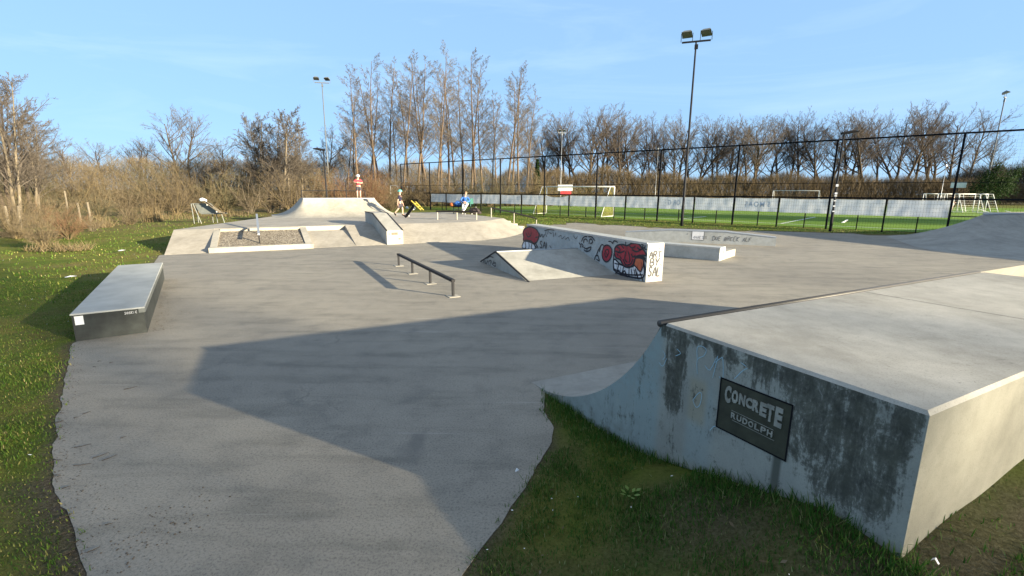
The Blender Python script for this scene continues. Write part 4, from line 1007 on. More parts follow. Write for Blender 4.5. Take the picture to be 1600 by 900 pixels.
def proto(seed,kind):
    T_=Tree(seed); R=T_.r
    if kind=='poplar':     # ~20 m
        P=dict(n=(12,6,4,3,2),wob=(.018,.06,.09,.10,.10),up=(.01,.028,.04,.04,.04),tip=(.16,.3,.4,.5,.7),child=((28,33),(11,13),(7,8),(4,5)),t0=(.32,.25,.15,.2),ang=((28,50),(24,46),(20,44),(14,36)),ratio=(.27,.44,.50,.62),shape=(lambda t:1.15-.85*t,lin,lin,lin),rr=(.36,.5,.6,.7),minr=.006)
        T_.branch(Vector((0,0,-.2)),Vector((R.gauss(0,.03),R.gauss(0,.03),1)).normalized(),20.2,.145,0,P); return T_.meshes('p',2,(7,4,3,3,3),M['pop_bark'],M['pop_twig'])
    if kind=='oak':        # ~16 m, rounded crown of fine rising twigs
        dome=lambda t:.25+1.0*math.sqrt(max(0,1-((t-.50)/.56)**2))
        P=dict(n=(8,6,5,4,2),wob=(.07,.09,.10,.11,.10),up=(.03,.06,.06,.06,.04),tip=(.22,.3,.35,.45,.7),child=((16,20),(9,11),(7,8),(5,6)),t0=(.36,.20,.15,.2),ang=((28,58),(22,48),(20,44),(14,36)),ratio=(.36,.50,.50,.62),shape=(dome,lin,lin,lin),rr=(.52,.5,.55,.7),minr=.0068)
        k=2 if seed%3==0 else 1
        for q in range(k):
            T_.branch(Vector((.2*q,0,-.2)),Vector((R.gauss(0,.06)+(.22*(2*q-1) if k==2 else 0),R.gauss(0,.08),1)).normalized(),15.0*(1 if q==0 else .92),.27,0,P)
        return T_.meshes('o',2,(7,5,3,3,3),M['oak_bark'],M['oak_twig'])
    if kind=='birch':      # ~11 m, very fine twigs
        P=dict(n=(9,6,5,4,2),wob=(.03,.07,.09,.11,.12),up=(.01,.03,.02,.0,-.01),tip=(.15,.25,.35,.5,.7),child=((26,30),(12,14),(8,9),(4,5)),t0=(.18,.15,.12,.2),ang=((22,44),(20,44),(20,46),(14,38)),ratio=(.38,.44,.48,.6),shape=(lambda t:1.1-.75*t,lin,lin,lin),rr=(.36,.45,.6,.7),minr=.0065)
        for k in range(R.randint(1,2)):
            T_.branch(Vector((R.uniform(-.4,.4),R.uniform(-.4,.4),-.2)),Vector((R.gauss(0,.10),R.gauss(0,.10),1)).normalized(),10.5*R.uniform(.85,1),.11,0,P)
        return T_.meshes('b',1,(6,4,3,3,3),M['bir_bark'],M['bir_twig'])
def bush(seed,h,stems,tw,spread=.75,bark='ochre_stem',fine=(9,6),minr=.0048):
    T_=Tree(seed); R=T_.r
    P=dict(n=(6,4,3,2),wob=(.09,.15,.19,.2),up=(.02,.02,.01,0),tip=(.3,.4,.6,.8),child=(fine,(5,7)) if isinstance(fine,tuple) else (fine,),t0=(.10,.08,.1),ang=((22,62),(25,65),(25,65)),ratio=(.40,.46,.5),shape=(lambda t:1.1-.55*t,lin,lin),rr=(.5,.6,.7),minr=minr)
    P['child']=((fine[0],fine[0]+3),(fine[1],fine[1]+2),(3,4))
    for k in range(stems):
        a=R.uniform(0,2*PI); q=R.random()**.6; d=Vector((math.cos(a)*spread*1.15*q,math.sin(a)*spread*1.15*q,1)).normalized()
        T_.branch(Vector((math.cos(a)*q*h*.02,math.sin(a)*q*h*.02,-.15)),d,h*R.uniform(.62,1.05)*(1-.25*q),.028*h/4,0,P)
    a,b=T_.meshes('s',1,(4,3,3),M[bark],M[tw]); a.name='stems'; b.name='twigs'; return a,b
POP=[proto(i+20,'poplar') for i in range(5)]; OAK=[proto(i+50,'oak') for i in range(6)]; BIR=[proto(i+80,'birch') for i in range(3)]
BO=[bush(i+100,4.2,22,'ochre_twig') for i in range(3)]+[bush(i+110,4.2,20,'olive_twig') for i in range(2)]; BR=[bush(i+120,4.2,22,'red_twig') for i in range(2)]
BY=[bush(140,4.2,13,'ochre_twig',.55,'bir_bark'),bush(141,4.2,11,'ochre_twig',.7,'bir_bark')]
BH=[bush(i+160,5,20,'hedge_twig',.35,'oak_bark',(8,6),.014) for i in range(3)]
def plant(pr,base,h,nat,label,cat,name='bare_tree',group=None,rz=None,wide=1.0):
    t=thing(name,label,cat,base,random.uniform(0,6.28) if rz is None else rz,group); s=h/nat; t.scale=(s*wide,s*wide,s)
    for me in pr:
        nm=me.name.split('.')[0]; link({'trunk':'trunk','crown':'crown','stems':'stems','twigs':'twigs'}.get(nm,nm),me,t)
    return t
def at(px,Y,z=0.0): p=D(px,300,Y); return Vector((p.x,p.y,z))
def hpx(px,py,Y): return D(px,py,Y).z
# poplar grove
pops=[(542,172,70),(553,150,76),(564,112,66),(576,132,80),(588,100,68),(597,122,84),(608,104,70),(619,138,82),(628,96,66),(640,112,78),(650,92,68),(661,122,84),(670,96,70),(681,86,66),(690,120,82),(700,104,74),(712,128,72),(724,118,86),(735,100,70),(744,96,68),(756,138,84),(768,160,80),(779,150,72),(790,112,66),(800,122,78),(812,126,70),(822,150,76),(832,172,82)]
for i,(px,py,Y) in enumerate(sorted(pops)):
    big='tall' if py<125 else ('smaller' if py>155 else 'slim')
    plant(POP[i%5],at(px,Y),hpx(px,py-4,Y),20.3,'%s bare poplar in the grove behind the fence, %s'%(big,ORD[i]),'tree','poplar_tree','poplars behind the fence',wide=random.uniform(1.25,1.6))
# oak row beyond the pitch
oaks=[]
prof=[(838,215),(860,205),(900,190),(960,188),(1010,200),(1060,206),(1110,206),(1160,203),(1200,195),(1260,195),(1300,192),(1350,192),(1400,190),(1450,186),(1490,184),(1505,196)]
x=846
R_=random.Random(5)
while x<1500:
    py=np.interp(x,[a for a,b in prof],[b for a,b in prof])+R_.uniform(-6,8); oaks.append((x,py,R_.uniform(98,112))); x+=R_.uniform(12,18) if x<1160 else R_.uniform(16,23)
for i,(px,py,Y) in enumerate(oaks):
    plant(OAK[i%6],at(px,Y),hpx(px,py-2,Y),15.6,'bare dark tree in the long row beyond the pitch, %s'%ORD[i],'tree','bare_tree','tree row beyond the pitch',wide=R_.uniform(.95,1.25))
# ivy tree on the right
iv=plant(OAK[2],at(1548,70),hpx(1548,228,70),15.6,'bare tree with dark ivy on its limbs behind the training goals','tree','ivy_tree',wide=1.15)
iv['category']='tree'
V=[];F=[]; s_=iv.scale[2]; r=np.random.default_rng(3)
for (cx,cy,cz,ra_,n) in ((0,0,3.2,2.2,2600),(-2.2,0,4.2,1.7,1500),(-3.8,-.5,3.8,1.4,900),(1.2,.2,5.0,1.5,1100),(-.6,0,6.5,1.2,700),(2.8,0,3.4,1.6,900),(-4.6,0,6.0,.9,400)):
    c=r.normal(0,1,(n,3))*np.array([ra_*.5,ra_*.5,ra_*.55])+np.array([cx,cy,cz]); c=c[c[:,2]>.1]; d=r.normal(0,1,(len(c),3)); d/=np.linalg.norm(d,axis=1,keepdims=True); e=np.cross(d,r.normal(0,1,(len(c),3))); e/=np.linalg.norm(e,axis=1,keepdims=True)
    V.append(np.stack([c-d*.13,c+e*.09,c+d*.13,c-e*.09],1).reshape(-1,3))
V=np.concatenate(V)*np.array([1.0,1.0,1.5]); link('ivy',np_mesh('ivy',V,np.arange(len(V)).reshape(-1,4),M['ivy'],4),iv)
# conifer-like ivy column among the poplars
ic=thing('ivy_column','narrow dark green ivy covered trunk at the right end of the poplars','tree',at(839,74))
mb=MB(); mb.tube([(0,0,-.1),(0,0,6.4)],[.15,.05],6); mb.build('trunk',M['oak_bark'],ic)
n=2600; z=r.random(n)**.8*6.8; rr=.75*(1-z/7.4)+.1; th=r.random(n)*6.28; q_=np.sqrt(r.random(n))*rr; c=np.stack([q_*np.cos(th),q_*np.sin(th),z],1); d=r.normal(0,1,(n,3)); d/=np.linalg.norm(d,axis=1,keepdims=True); e=np.cross(d,r.normal(0,1,(n,3))); e/=np.linalg.norm(e,axis=1,keepdims=True)
V=np.stack([c-d*.13,c+e*.09,c+d*.13,c-e*.09],1).reshape(-1,3); link('foliage',np_mesh('foliage',V,np.arange(len(V)).reshape(-1,4),M['ivy'],4),ic)
# left trees
plant(BIR[0],at(18,27,.1),hpx(12,96,27),10.6,'tall bare pale-stemmed tree at the left edge of the view','tree','birch_tree',wide=1.15)
plant(OAK[4],at(4,30,.1),hpx(4,118,30),15.6,'dense brown bare tree behind the pale trunks at the left edge','tree','bare_tree',wide=.9)
plant(OAK[2],at(45,36,.1),hpx(45,196,36),15.6,'dense low bare tree right of the leftmost tall tree','tree','bare_tree',wide=1.2)
plant(BIR[1],at(50,33,.1),hpx(50,178,33),10.6,'bushy bare tree just right of the leftmost tall tree','tree','birch_tree',wide=1.6)
plant(OAK[1],at(-20,40),hpx(0,150,40),15.6,'bare tree half cut off behind the tall one at the left edge','tree','bare_tree',wide=1.1)
plant(BIR[1],at(446,47),hpx(450,168,47),10.6,'feathery birch on the right shoulder of the tall birch','tree','birch_tree',wide=1.4)
plant(BIR[0],at(420,48),hpx(415,172,48),10.6,'slim feathery birch just left of the tall birch','tree','birch_tree',wide=1.4)
plant(BIR[2],at(432,46),hpx(430,152,46),10.6,'tall feathery bare birch left of the street lamp','tree','birch_tree',wide=1.5)
plant(BIR[1],at(468,52),hpx(468,178,52),10.6,'shorter feathery birch between the tall birch and the street lamp','tree','birch_tree',wide=1.2)
plant(BIR[0],at(404,56),hpx(404,182,56),10.6,'feathery birch on the left shoulder of the tall birch','tree','birch_tree',wide=1.1)
plant(OAK[3],at(272,88),hpx(272,183,88),15.6,'broad distant tree standing above the ochre shrubs','tree','bare_tree',wide=1.15)
plant(OAK[0],at(303,92),hpx(300,188,92),15.6,'broad distant tree, right half of the pair above the shrubs','tree','bare_tree',wide=1.0)
plant(OAK[4],at(228,95),hpx(228,222,95),15.6,'low distant tree left of the broad pair above the shrubs','tree','bare_tree',wide=1.25)
plant(OAK[5],at(112,80),hpx(112,228,80),15.6,'distant rounded tree top above the left shrubs','tree','bare_tree',wide=1.3)
plant(OAK[2],at(165,92),hpx(165,232,92),15.6,'low distant tree crown in the dip of the left skyline','tree','bare_tree',wide=1.5)
plant(OAK[0],at(350,84),hpx(352,228,84),15.6,'low distant tree behind the shrubs left of the birches','tree','bare_tree',wide=1.4)
plant(OAK[5],at(520,78),hpx(520,215,78),15.6,'low bare tree between the street lamp and the poplars','tree','bare_tree',wide=1.2)
# shrubs: rows at the left, then behind the fence
ci=0
def shrub(protos,px,py,Y,desc,wide=1.0,z=.1):
    global ci
    plant(protos[ci%len(protos)],at(px,Y,z),hpx(px,py,Y)-z,4.2,desc,'shrub','bare_shrub','shrubs along the left and behind the platform',wide=wide); ci+=1
front=[(95,300,26,BO[:3],'brown twiggy shrub in the front left thicket'),(55,290,24,BO,'low brown thicket shrub under the leftmost trees'),(20,285,23,BO,'thicket shrub at the left edge of the view'),(150,282,30,BO,'brown shrub in the thicket above the wooden stakes'),
(193,262,33,BY,'pale-stemmed spreading shrub left of the steel frame'),(235,268,34,BO,'dense ochre shrub left of the steel frame'),(270,262,35,BO,'dense ochre shrub behind the left end of the steel frame'),(310,258,37,BO,'dense ochre shrub right behind the steel frame'),(350,255,38,BO,'ochre shrub right of the steel frame'),
(388,262,38,BY,'pale-stemmed shrub in front of the birches'),(420,252,40,BY,'shrub with leaning pale stems below the birches'),(452,255,40,BO,'shrub beside the left flank of the corner quarter pipe'),(485,258,41,BY,'pale-stemmed shrub behind the corner quarter pipe'),(520,262,42,BR,'reddish shrub behind the deck of the corner quarter pipe'),(548,266,42,BR,'dark red shrub behind the child on the quarter pipe'),(580,264,44,BR,'reddish shrub right of the child on the quarter pipe'),(610,268,46,BO,'brown shrub behind the walking skater')]
for px,py,Y,pr,de in front: shrub(pr,px,py,Y,de,1.15)
mids=[(-20,232,44),(30,236,42),(75,238,44),(115,240,46),(155,243,48),(195,246,50),(232,242,50),(268,236,52),(300,232,52),(335,238,54),(368,234,54),(398,240,52),(438,236,54),(472,232,54),(505,244,54)]
for i,(px,py,Y) in enumerate(mids): shrub(BO,px,py,Y,'tall brown shrub in the dense second row at the left, %s'%ORD[i],1.2,0)
reds=[(540,254,58),(572,252,60),(604,256,62),(636,254,64),(668,258,62),(700,256,64),(732,260,64),(764,258,62),(796,262,64),(828,258,66),(858,262,66)]
for i,(px,py,Y) in enumerate(reds): shrub(BR if i<3 else BO,px,py,Y,'brown shrub along the foot of the poplar grove, %s'%ORD[i],1.5,0)
# small bushes on the verge
def small(px,py,top,label,pr,wide=1.1):
    p=W(px,py,.1); plant(pr,Vector((p.x,p.y,.08)),hpx(px,top,p.y)-.08,4.2,label,'shrub','bare_shrub','low bushes on the left verge',wide=wide)
small(108,372,312,'low twiggy bramble bush in front of the wooden stakes',BR[0],1.25)
small(70,385,322,'low brown bush at the near left of the verge',BO[0],1.3)
small(205,352,312,'small ochre bush on the grass left of the steel frame',BO[1],1.1)
small(28,372,300,'dense brown bush beside the pale straw heap',BO[2],1.2)
small(145,362,322,'small bush beside the pair of wooden stakes',BY[1],1.0)
small(365,322,296,'small pale bush behind the raised platform',BO[0],1.3)
# undergrowth band beyond the pitch + far wood behind everything (nobody could count these twigs)
def twig_band(name,pts,n,h0,mat,rw=.02,lean=.18,depth=7):
    r=np.random.default_rng(len(pts)+n); P_=np.array([(p.x,p.y) for p,_ in pts]); H=np.array([h for _,h in pts]); cum=np.r_[0,np.cumsum(np.hypot(*(P_[1:]-P_[:-1]).T))]
    t=r.random(n)*cum[-1]; X=np.interp(t,cum,P_[:,0]); Y=np.interp(t,cum,P_[:,1])+r.random(n)*depth; HH=np.interp(t,cum,H)*(1+.13*np.sin(t*.5)+.10*np.sin(t*1.3+1))
    zc=HH*r.random(n)**.75; L=r.uniform(.5,1.6,n); d=np.stack([r.normal(0,lean*1.6,n),r.normal(0,lean*1.6,n),np.ones(n)],1); d/=np.linalg.norm(d,axis=1,keepdims=True)
    a=np.stack([X,Y,zc],1); b=a+d*L[:,None]; e=np.cross(d,r.normal(0,1,(n,3))); e/=np.linalg.norm(e,axis=1,keepdims=True); w_=(rw*r.uniform(.5,1.3,n))[:,None]
    V=np.stack([a-e*w_,a+e*w_,b+e*w_*.5,b-e*w_*.5],1).reshape(-1,3)
    o=link(name,np_mesh(name,V,np.arange(len(V)).reshape(-1,4),mat,4)); o['kind']='stuff'; return o
twig_band('undergrowth',[(at(px,Y),hpx(px,py,Y)) for px,py,Y in ((835,276,88),(870,274,90),(930,270,92),(1000,272,93),(1060,280,94),(1150,281,95),(1220,278,95),(1300,281,95),(1400,282,95),(1450,284,93),(1520,286,92),(1640,288,92))],110000,0,M['hedge_twig'],.018,.28,9)
twig_band('far_woodland',[(at(px,Y),hpx(px,py,Y)) for px,py,Y in ((-260,235,75),(-60,244,75),(0,250,78),(60,254,80),(120,256,82),(200,256,84),(300,252,86),(400,252,86),(480,250,86),(560,258,92),(660,264,96),(760,268,98),(860,268,100))],110000,0,M['ochre_twig'],.017,.4,10)
tb=twig_band('side_thicket',[(at(1500,100),hpx(1500,288,100)),(at(1580,96),hpx(1580,262,96)),(at(1680,90),hpx(1680,255,90)),(at(1900,80),hpx(1900,250,80))],50000,0,M['hedge_twig'],.02,.35,9)

# wooden stakes + straw tufts
for i,(px,yb,yt,lb2) in enumerate(((118,336,317,'left of the pair of wooden stakes by the thicket'),(134,336,316,'right of the pair of wooden stakes by the thicket'),(22,352,322,'leaning wooden stake at the far left by the straw'),(101,312,298,'small pale stake deep in the left thicket'),(3,348,322,'pale stake cut by the left edge of the view'))):
    Y=27-1.4*i if i<2 else (22 if i==2 else (33 if i==3 else 20)); p=at(px,Y,.05); t=thing('wooden_stake',lb2,'stake',p,random.random()*3,'wooden stakes by the left thicket')
    h_=hpx(px,yt,Y)-.05; mb=MB(); mb.tube([(0,0,-.3),(.0,.0,h_*.6),(.02 if i!=2 else -.2,.0,h_)],[.06,.055,.05],7); mb.build('post',M['wood'],t)
def tuft(name,px,py,hh,rad_,n,label,Y=None,lean=.5,mat='straw'):
    p=W(px,py,.1) if Y is None else at(px,Y,.05); r=np.random.default_rng(n+px); q=np.sqrt(r.random(n))*rad_; th=r.random(n)*6.28
    a=np.stack([q*np.cos(th),q*np.sin(th)*.6,np.zeros(n)-.05],1); L=hh*r.uniform(.5,1.1,n); d=np.stack([r.normal(0,lean,n),r.normal(0,lean,n),np.ones(n)],1); d/=np.linalg.norm(d,axis=1,keepdims=True); b=a+d*L[:,None]
    e=np.cross(d,r.normal(0,1,(n,3))); e/=np.linalg.norm(e,axis=1,keepdims=True); w_=.008*r.uniform(.6,1.4,n)[:,None]
    V=np.stack([a-e*w_,a+e*w_,b+e*w_*.3,b-e*w_*.3],1).reshape(-1,3)
    o=link(name,np_mesh(name,V,np.arange(len(V)).reshape(-1,4),M[mat],4)); o.location=(p.x,p.y,.1); tag(o,label,'plant'); return o
tuft('reed_tuft',136,345,.7,.9,420,'pale dry reeds beside the wooden stakes',23)
tuft('reed_tuft',12,352,.32,1.6,1100,'pale straw heap at the left edge of the grass',19,.9)
tuft('reed_tuft',232,341,1.0,.6,260,'cluster of upright pale dry stems left of the steel frame',27.5,.12)
tuft('reed_tuft',160,352,.28,1.2,500,'flattened dry grass right of the wooden stakes',25,.7)
tuft('reed_tuft',92,388,.30,1.0,420,'dry grass under the low bramble bush',None,.7)
tuft('reed_tuft',345,328,.6,1.8,300,'dry stems behind the steel frame',34,.3)
tuft('reed_tuft',265,335,.5,1.2,240,'dry stems in the grass left behind the steel frame',31,.3)

# ------------------------------------------------------------------ steel frame with a plank and clothes, behind the platform
fr0=at(318,25.2,.12); z0=.12
sf=thing('steel_bench','pale steel bench frame with a grey back panel, on the grass left of the platform','bench',fr0,rad(12))
for (x0,x1,zt,y) in ((-.66,-.62,1.12,0),(-.58,-.22,1.14,.0),(.35,.38,.60,.35),(.72,.86,.58,.05),(-.62,-.62,1.12,.5),(.1,.1,.6,.5)):
    mb=MB(); mb.tube([(x1,y,-.15),(x0,y,zt)],.022,8); mb.build('leg',M['lamp'],sf)
mb=MB(); mb.tube([(-.68,0,1.12),(.25,.1,1.14)],.022,8); mb.tube([(-.2,.2,.6),(.95,.2,.62)],.03,8); mb.tube([(-.66,0,1.12),(-.62,.5,1.12)],.022,8); mb.build('top_frame',M['lamp'],sf)
mb=MB(); mb.prism([(-.52,1.1),(.28,1.12),(.62,.66),(-.34,.62)],'y',.06,.10); mb.build('back_panel',M['lamp'],sf)
mb=MB(); mb.box(-.25,.0,.585,.72,.42,.62); mb.build('seat_panel',M['lamp'],sf)
pk=thing('leaning_skateboard','worn pale board leaning on the steel bench','skateboard',fr0+Vector((.15,-.15,0)),rad(12))
mb=MB(); mb.prism([(-.12,1.28),(-.06,1.31),(.66,.72),(.85,.68),(.84,.64),(.62,.66)],'y',-.1,.10); mb.build('board',M['wood'],pk)
mb=MB(); mb.prism([(-.04,1.27),(.02,1.29),(.36,.98),(.33,.96)],'y',-.108,-.102); mb.build('grip_patch',M['black'],pk)
for x,z in ((.08,1.08),(.50,.72)):
    for y in (-.07,.07): mb=MB(); mb.tube([(x,y-.02,z),(x,y+.02,z)],.032,8); mb.build('wheel',M['wpaint'],pk)
bgs=thing('white_bag','crumpled white bag on top of the leaning board','bag',fr0+Vector((-.06,-.1,1.27)),0)
mb=MB(); mb.sphere((0,0,.06),.13,10,7,(1.2,.8,.8)); mb.sphere((.13,.02,.03),.09,10,7,(1.1,.8,.9)); o=mb.build('body',M['wpaint'],bgs,True)
for v in o.data.vertices: v.co+=Vector((mnoise.noise(v.co*14),mnoise.noise(v.co*14+Vector((3,3,3))),mnoise.noise(v.co*14+Vector((7,7,7)))))*.03
db=thing('dark_shoes','dark shoes at the low end of the leaning board','shoes',fr0+Vector((.86,-.02,.63)),0)
mb=MB(); mb.sphere((0,0,.04),.07,10,6,(1.9,.8,.7)); mb.sphere((.05,.14,.04),.07,10,6,(1.9,.8,.7)); mb.build('body',M['black'],db,True)

# ------------------------------------------------------------------ people
def skin_mesh(name,verts,edges,radii,mat,parent,sub=2,root=0):
    me=bpy.data.meshes.new(name); me.from_pydata(verts,edges,[]); o=link(name,me)
    md=o.modifiers.new('s','SKIN'); 
    for i,rr in enumerate(radii):
        sv=me.skin_vertices[0].data[i]; sv.radius=rr if isinstance(rr,tuple) else (rr,rr); sv.use_root=(i==root)
    s2=o.modifiers.new('u','SUBSURF'); s2.levels=sub; s2.render_levels=sub
    dg=bpy.context.evaluated_depsgraph_get(); m2=bpy.data.meshes.new_from_object(o.evaluated_get(dg)); bpy.data.objects.remove(o); bpy.data.meshes.remove(me)
    m2.name=name; m2.materials.clear(); m2.materials.append(mat); m2.polygons.foreach_set('use_smooth',[True]*len(m2.polygons))
    return link(name,m2,parent)
def person(label,loc,rz,J,tops,bottoms,shoes,headgear,hair,long_sleeve=False,long_trousers=False):
    t=thing('person',label,'person',loc,rz)
    # skeleton: J maps joint -> point (metres, facing -y)
    names=['pelvis','waist','chest','neck','headb','headt','shL','elL','wrL','haL','shR','elR','wrR','haR','hipL','knL','anL','toL','hipR','knR','anR','toR']
    rads=[(.115,.085),(.10,.075),(.125,.085),.042,.066,.062,.05,.038,.026,.03,.05,.038,.026,.03,.075,.052,.036,.03,.075,.052,.036,.03]
    vs=[tuple(J[n]) for n in names]; ix={n:i for i,n in enumerate(names)}
    ed=[('pelvis','waist'),('waist','chest'),('chest','neck'),('neck','headb'),('headb','headt'),('chest','shL'),('shL','elL'),('elL','wrL'),('wrL','haL'),('chest','shR'),('shR','elR'),('elR','wrR'),('wrR','haR'),('pelvis','hipL'),('hipL','knL'),('knL','anL'),('anL','toL'),('pelvis','hipR'),('hipR','knR'),('knR','anR'),('anR','toR')]
    ed=[(ix[a],ix[b]) for a,b in ed]
    for s in 'LR':      # fingers and thumb
        w_=Vector(J['wr'+s]); h_=Vector(J['ha'+s]); d=(h_-w_).normalized(); side=d.cross(Vector((0,1,.3))).normalized()
        for k,l in enumerate((.065,.075,.07,.055)):
            a=h_+side*(k-1.5)*.017+d*.02; b=a+d*l*.6; c_=b+d*l*.4-Vector((0,.012,0)); n0=len(vs); vs+=[tuple(a),tuple(b),tuple(c_)]; rads+=[.009,.008,.007]; ed+=[(ix['ha'+s],n0),(n0,n0+1),(n0+1,n0+2)]
        a=h_-d*.03-side*.03; b=a-side*.02+d*.03; n0=len(vs); vs+=[tuple(a),tuple(b)]; rads+=[.010,.008]; ed+=[(ix['ha'+s],n0),(n0,n0+1)]
    body=skin_mesh('body',vs,ed,rads,M['skin'],t)
    # facial features
    hb=Vector(J['headb']); ht=Vector(J['headt']); up=(ht-hb).normalized(); fw=Vector(J.get('face',(0,-1,0))).normalized(); sd_=up.cross(fw).normalized(); mid=hb.lerp(ht,.45)
    mb=MB(); mb.sphere(mid+fw*.078-up*.015,.016,8,6); mb.build('nose',M['skin'],body,True)
    mb=MB()
    for s in (-1,1): mb.sphere(mid+fw*.066+sd_*.03*s+up*.012,.011,8,6)
    mb.build('eyes',M['black'],body,True)
    mb=MB(); mb.sphere(mid+fw*.066-up*.05,.02,8,6,(1,.4,.3)); mb.build('mouth',M['cred'],body,True)
    def chain(nm,js,rr,mat,extra=()):
        v=[tuple(J[j]) if isinstance(j,str) else tuple(j) for j in js]; e=[(i,i+1) for i in range(len(v)-1)]
        return v,e,rr
    # shirt
    elb=lambda s:Vector(J['sh'+s]).lerp(Vector(J['el'+s]),.85)
    v=[J['pelvis'],J['waist'],J['chest'],Vector(J['neck'])-Vector((0,0,.03)),J['shL'],elb('L'),J['shR'],elb('R')]; e=[(0,1),(1,2),(2,3),(2,4),(4,5),(2,6),(6,7)]; rr=[(.128,.10),(.122,.095),(.142,.105),.055,.066,.058,.066,.058]
    if long_sleeve:
        v+=[J['elL'],J['wrL'],J['elR'],J['wrR']]; e=[(0,1),(1,2),(2,3),(2,4),(4,8),(8,9),(2,6),(6,10),(10,11)]; rr+=[.055,.042,.055,.042]
        v=[x for k,x in enumerate(v) if k not in (5,7)]; rr=[x for k,x in enumerate(rr) if k not in (5,7)]
        mp={0:0,1:1,2:2,3:3,4:4,6:5,8:6,9:7,10:8,11:9}; e=[(mp[a],mp[b]) for a,b in e]
    skin_mesh('shirt',[tuple(x) for x in v],e,rr,M[tops],t)
    v=[Vector(J['waist']).lerp(Vector(J['pelvis']),.5),J['pelvis']]; e=[(0,1)]; rr=[(.125,.098),(.132,.104)]
    for s in 'LR':
        n0=len(v); k=Vector(J['kn'+s]); h_=Vector(J['hip'+s])
        v+=[h_,h_.lerp(k,.9)]; rr+=[.092,.078]; e+=[(1,n0),(n0,n0+1)]
        if long_trousers: v+=[k,Vector(J['an'+s])]; rr+=[.072,.058]; e+=[(n0+1,n0+2),(n0+2,n0+3)]
    skin_mesh('trousers' if long_trousers else 'shorts',[tuple(x) for x in v],e,rr,M[bottoms],t,root=1)
    for s in 'LR':
        a=Vector(J['an'+s]); b=Vector(J['to'+s]); skin_mesh('shoe',[tuple(a+Vector((0,0,.05))),tuple(a-Vector((0,0,.025))),tuple(b)],[(0,1),(1,2)],[.045,.05,(.045,.038)],M[shoes],t,1)
    if headgear:
        mb=MB(); c_=mid+up*.035; mb.sphere((0,0,0),.115,14,10,(1,1.15,.95)); o=mb.build('helmet',M[headgear],t,True)
        me=o.data
        for v_ in me.vertices: v_.co.z=max(v_.co.z,-.018)
        o.location=c_
    else:
        mb=MB(); c_=mid+up*.03-fw*.015; mb.sphere((0,0,0),.098,14,10,(1,1,.95)); o=mb.build('hair',M[hair],t,True); o.location=c_
        for v_ in o.data.vertices:
            if v_.co.dot(fw)>.02: v_.co.z=max(v_.co.z,.03)
    return t
def stand(H=1.45,**over):
    s=H/1.45
    J=dict(pelvis=(0,0,.74),waist=(0,0,.87),chest=(0,0,1.03),neck=(0,0,1.16),headb=(0,-.01,1.25),headt=(0,-.01,1.37),shL=(.15,0,1.09),elL=(.2,.02,.86),wrL=(.21,-.05,.67),haL=(.21,-.07,.61),shR=(-.15,0,1.09),elR=(-.2,.02,.86),wrR=(-.21,-.05,.67),haR=(-.21,-.07,.61),
        hipL=(.085,0,.68),knL=(.09,-.01,.40),anL=(.09,.02,.08),toL=(.1,-.12,.03),hipR=(-.085,0,.68),knR=(-.09,-.01,.40),anR=(-.09,.02,.08),toR=(-.1,-.12,.03))
    J.update(over); return {k:(Vector(v)*s if k!='face' else v) for k,v in J.items()}
def facing(p): return math.atan2(p.y,p.x)-PI/2
# child with crossed arms on the quarter pipe deck
p=pl2w(7.75,11.3,0); zq=ZP+QH
px_=D(561,309,p.y); p.x=px_.x
person('child in red top and white helmet standing with folded arms on the quarter pipe',(p.x,p.y,zq),facing(p)+.1,
  stand(1.36,elL=(.25,-.02,.93),wrL=(.07,-.16,.93),haL=(.0,-.17,.95),elR=(-.27,-.03,.98),wrR=(-.12,-.15,.96),haR=(-.05,-.17,.95)),'cred','cgrey','black','whelm',None)
# walking skater, seen from the side, about to step on the tail of a board
p=W(626,338,ZP)
person('skater in navy top, charcoal shorts and teal helmet walking on the platform',(p.x,p.y,ZP),facing(p)+PI/2-.15,
  stand(1.47,pelvis=(0,0,.73),elL=(.2,-.03,.87),wrL=(.2,-.12,.68),haL=(.2,-.14,.62),elR=(-.2,.08,.88),wrR=(-.21,.10,.69),haR=(-.21,.09,.63),knL=(.09,-.10,.42),anL=(.09,-.10,.09),toL=(.1,-.24,.035),knR=(-.09,.10,.41),anR=(-.09,.30,.17),toR=(-.1,.22,.04)),'cnavy','cgrey','black','teal',None)
def skateboard(label,loc,rot,group=None):
    t=thing('skateboard',label,'skateboard',loc); t.rotation_euler=rot
    mb=MB(); mb.prism([(-.40,.035),(-.28,0),(.28,0),(.40,.035),(.40,.048),(.28,.012),(-.28,.012),(-.40,.048)],'y',-.10,.10); mb.build('deck',M['wood'],t)
    mb=MB(); mb.prism([(-.39,.0475),(-.28,.0125),(.28,.0125),(.39,.0475),(.39,.0495),(.28,.0150),(-.28,.0150),(-.39,.0495)],'y',-.095,.095); mb.build('grip_tape',M['black'],t)
    for x in (-.21,.21):
        mb=MB(); mb.box(x-.03,-.02,-.04,x+.03,.02,-.002); mb.tube([(x,-.09,-.045),(x,.09,-.045)],.01,6); mb.build('truck',M['steel'],t)
        for y in (-.085,.085): mb=MB(); mb.tube([(x,y-.017,-.045),(x,y+.017,-.045)],.028,10); mb.build('wheel',M['wpaint'],t)
    return t
pB=W(634,340,ZP); skateboard('skateboard tipped up on its tail beside the walking skater',(pB.x+.25,pB.y-.1,ZP+.325),(.85,-rad(52),.15))
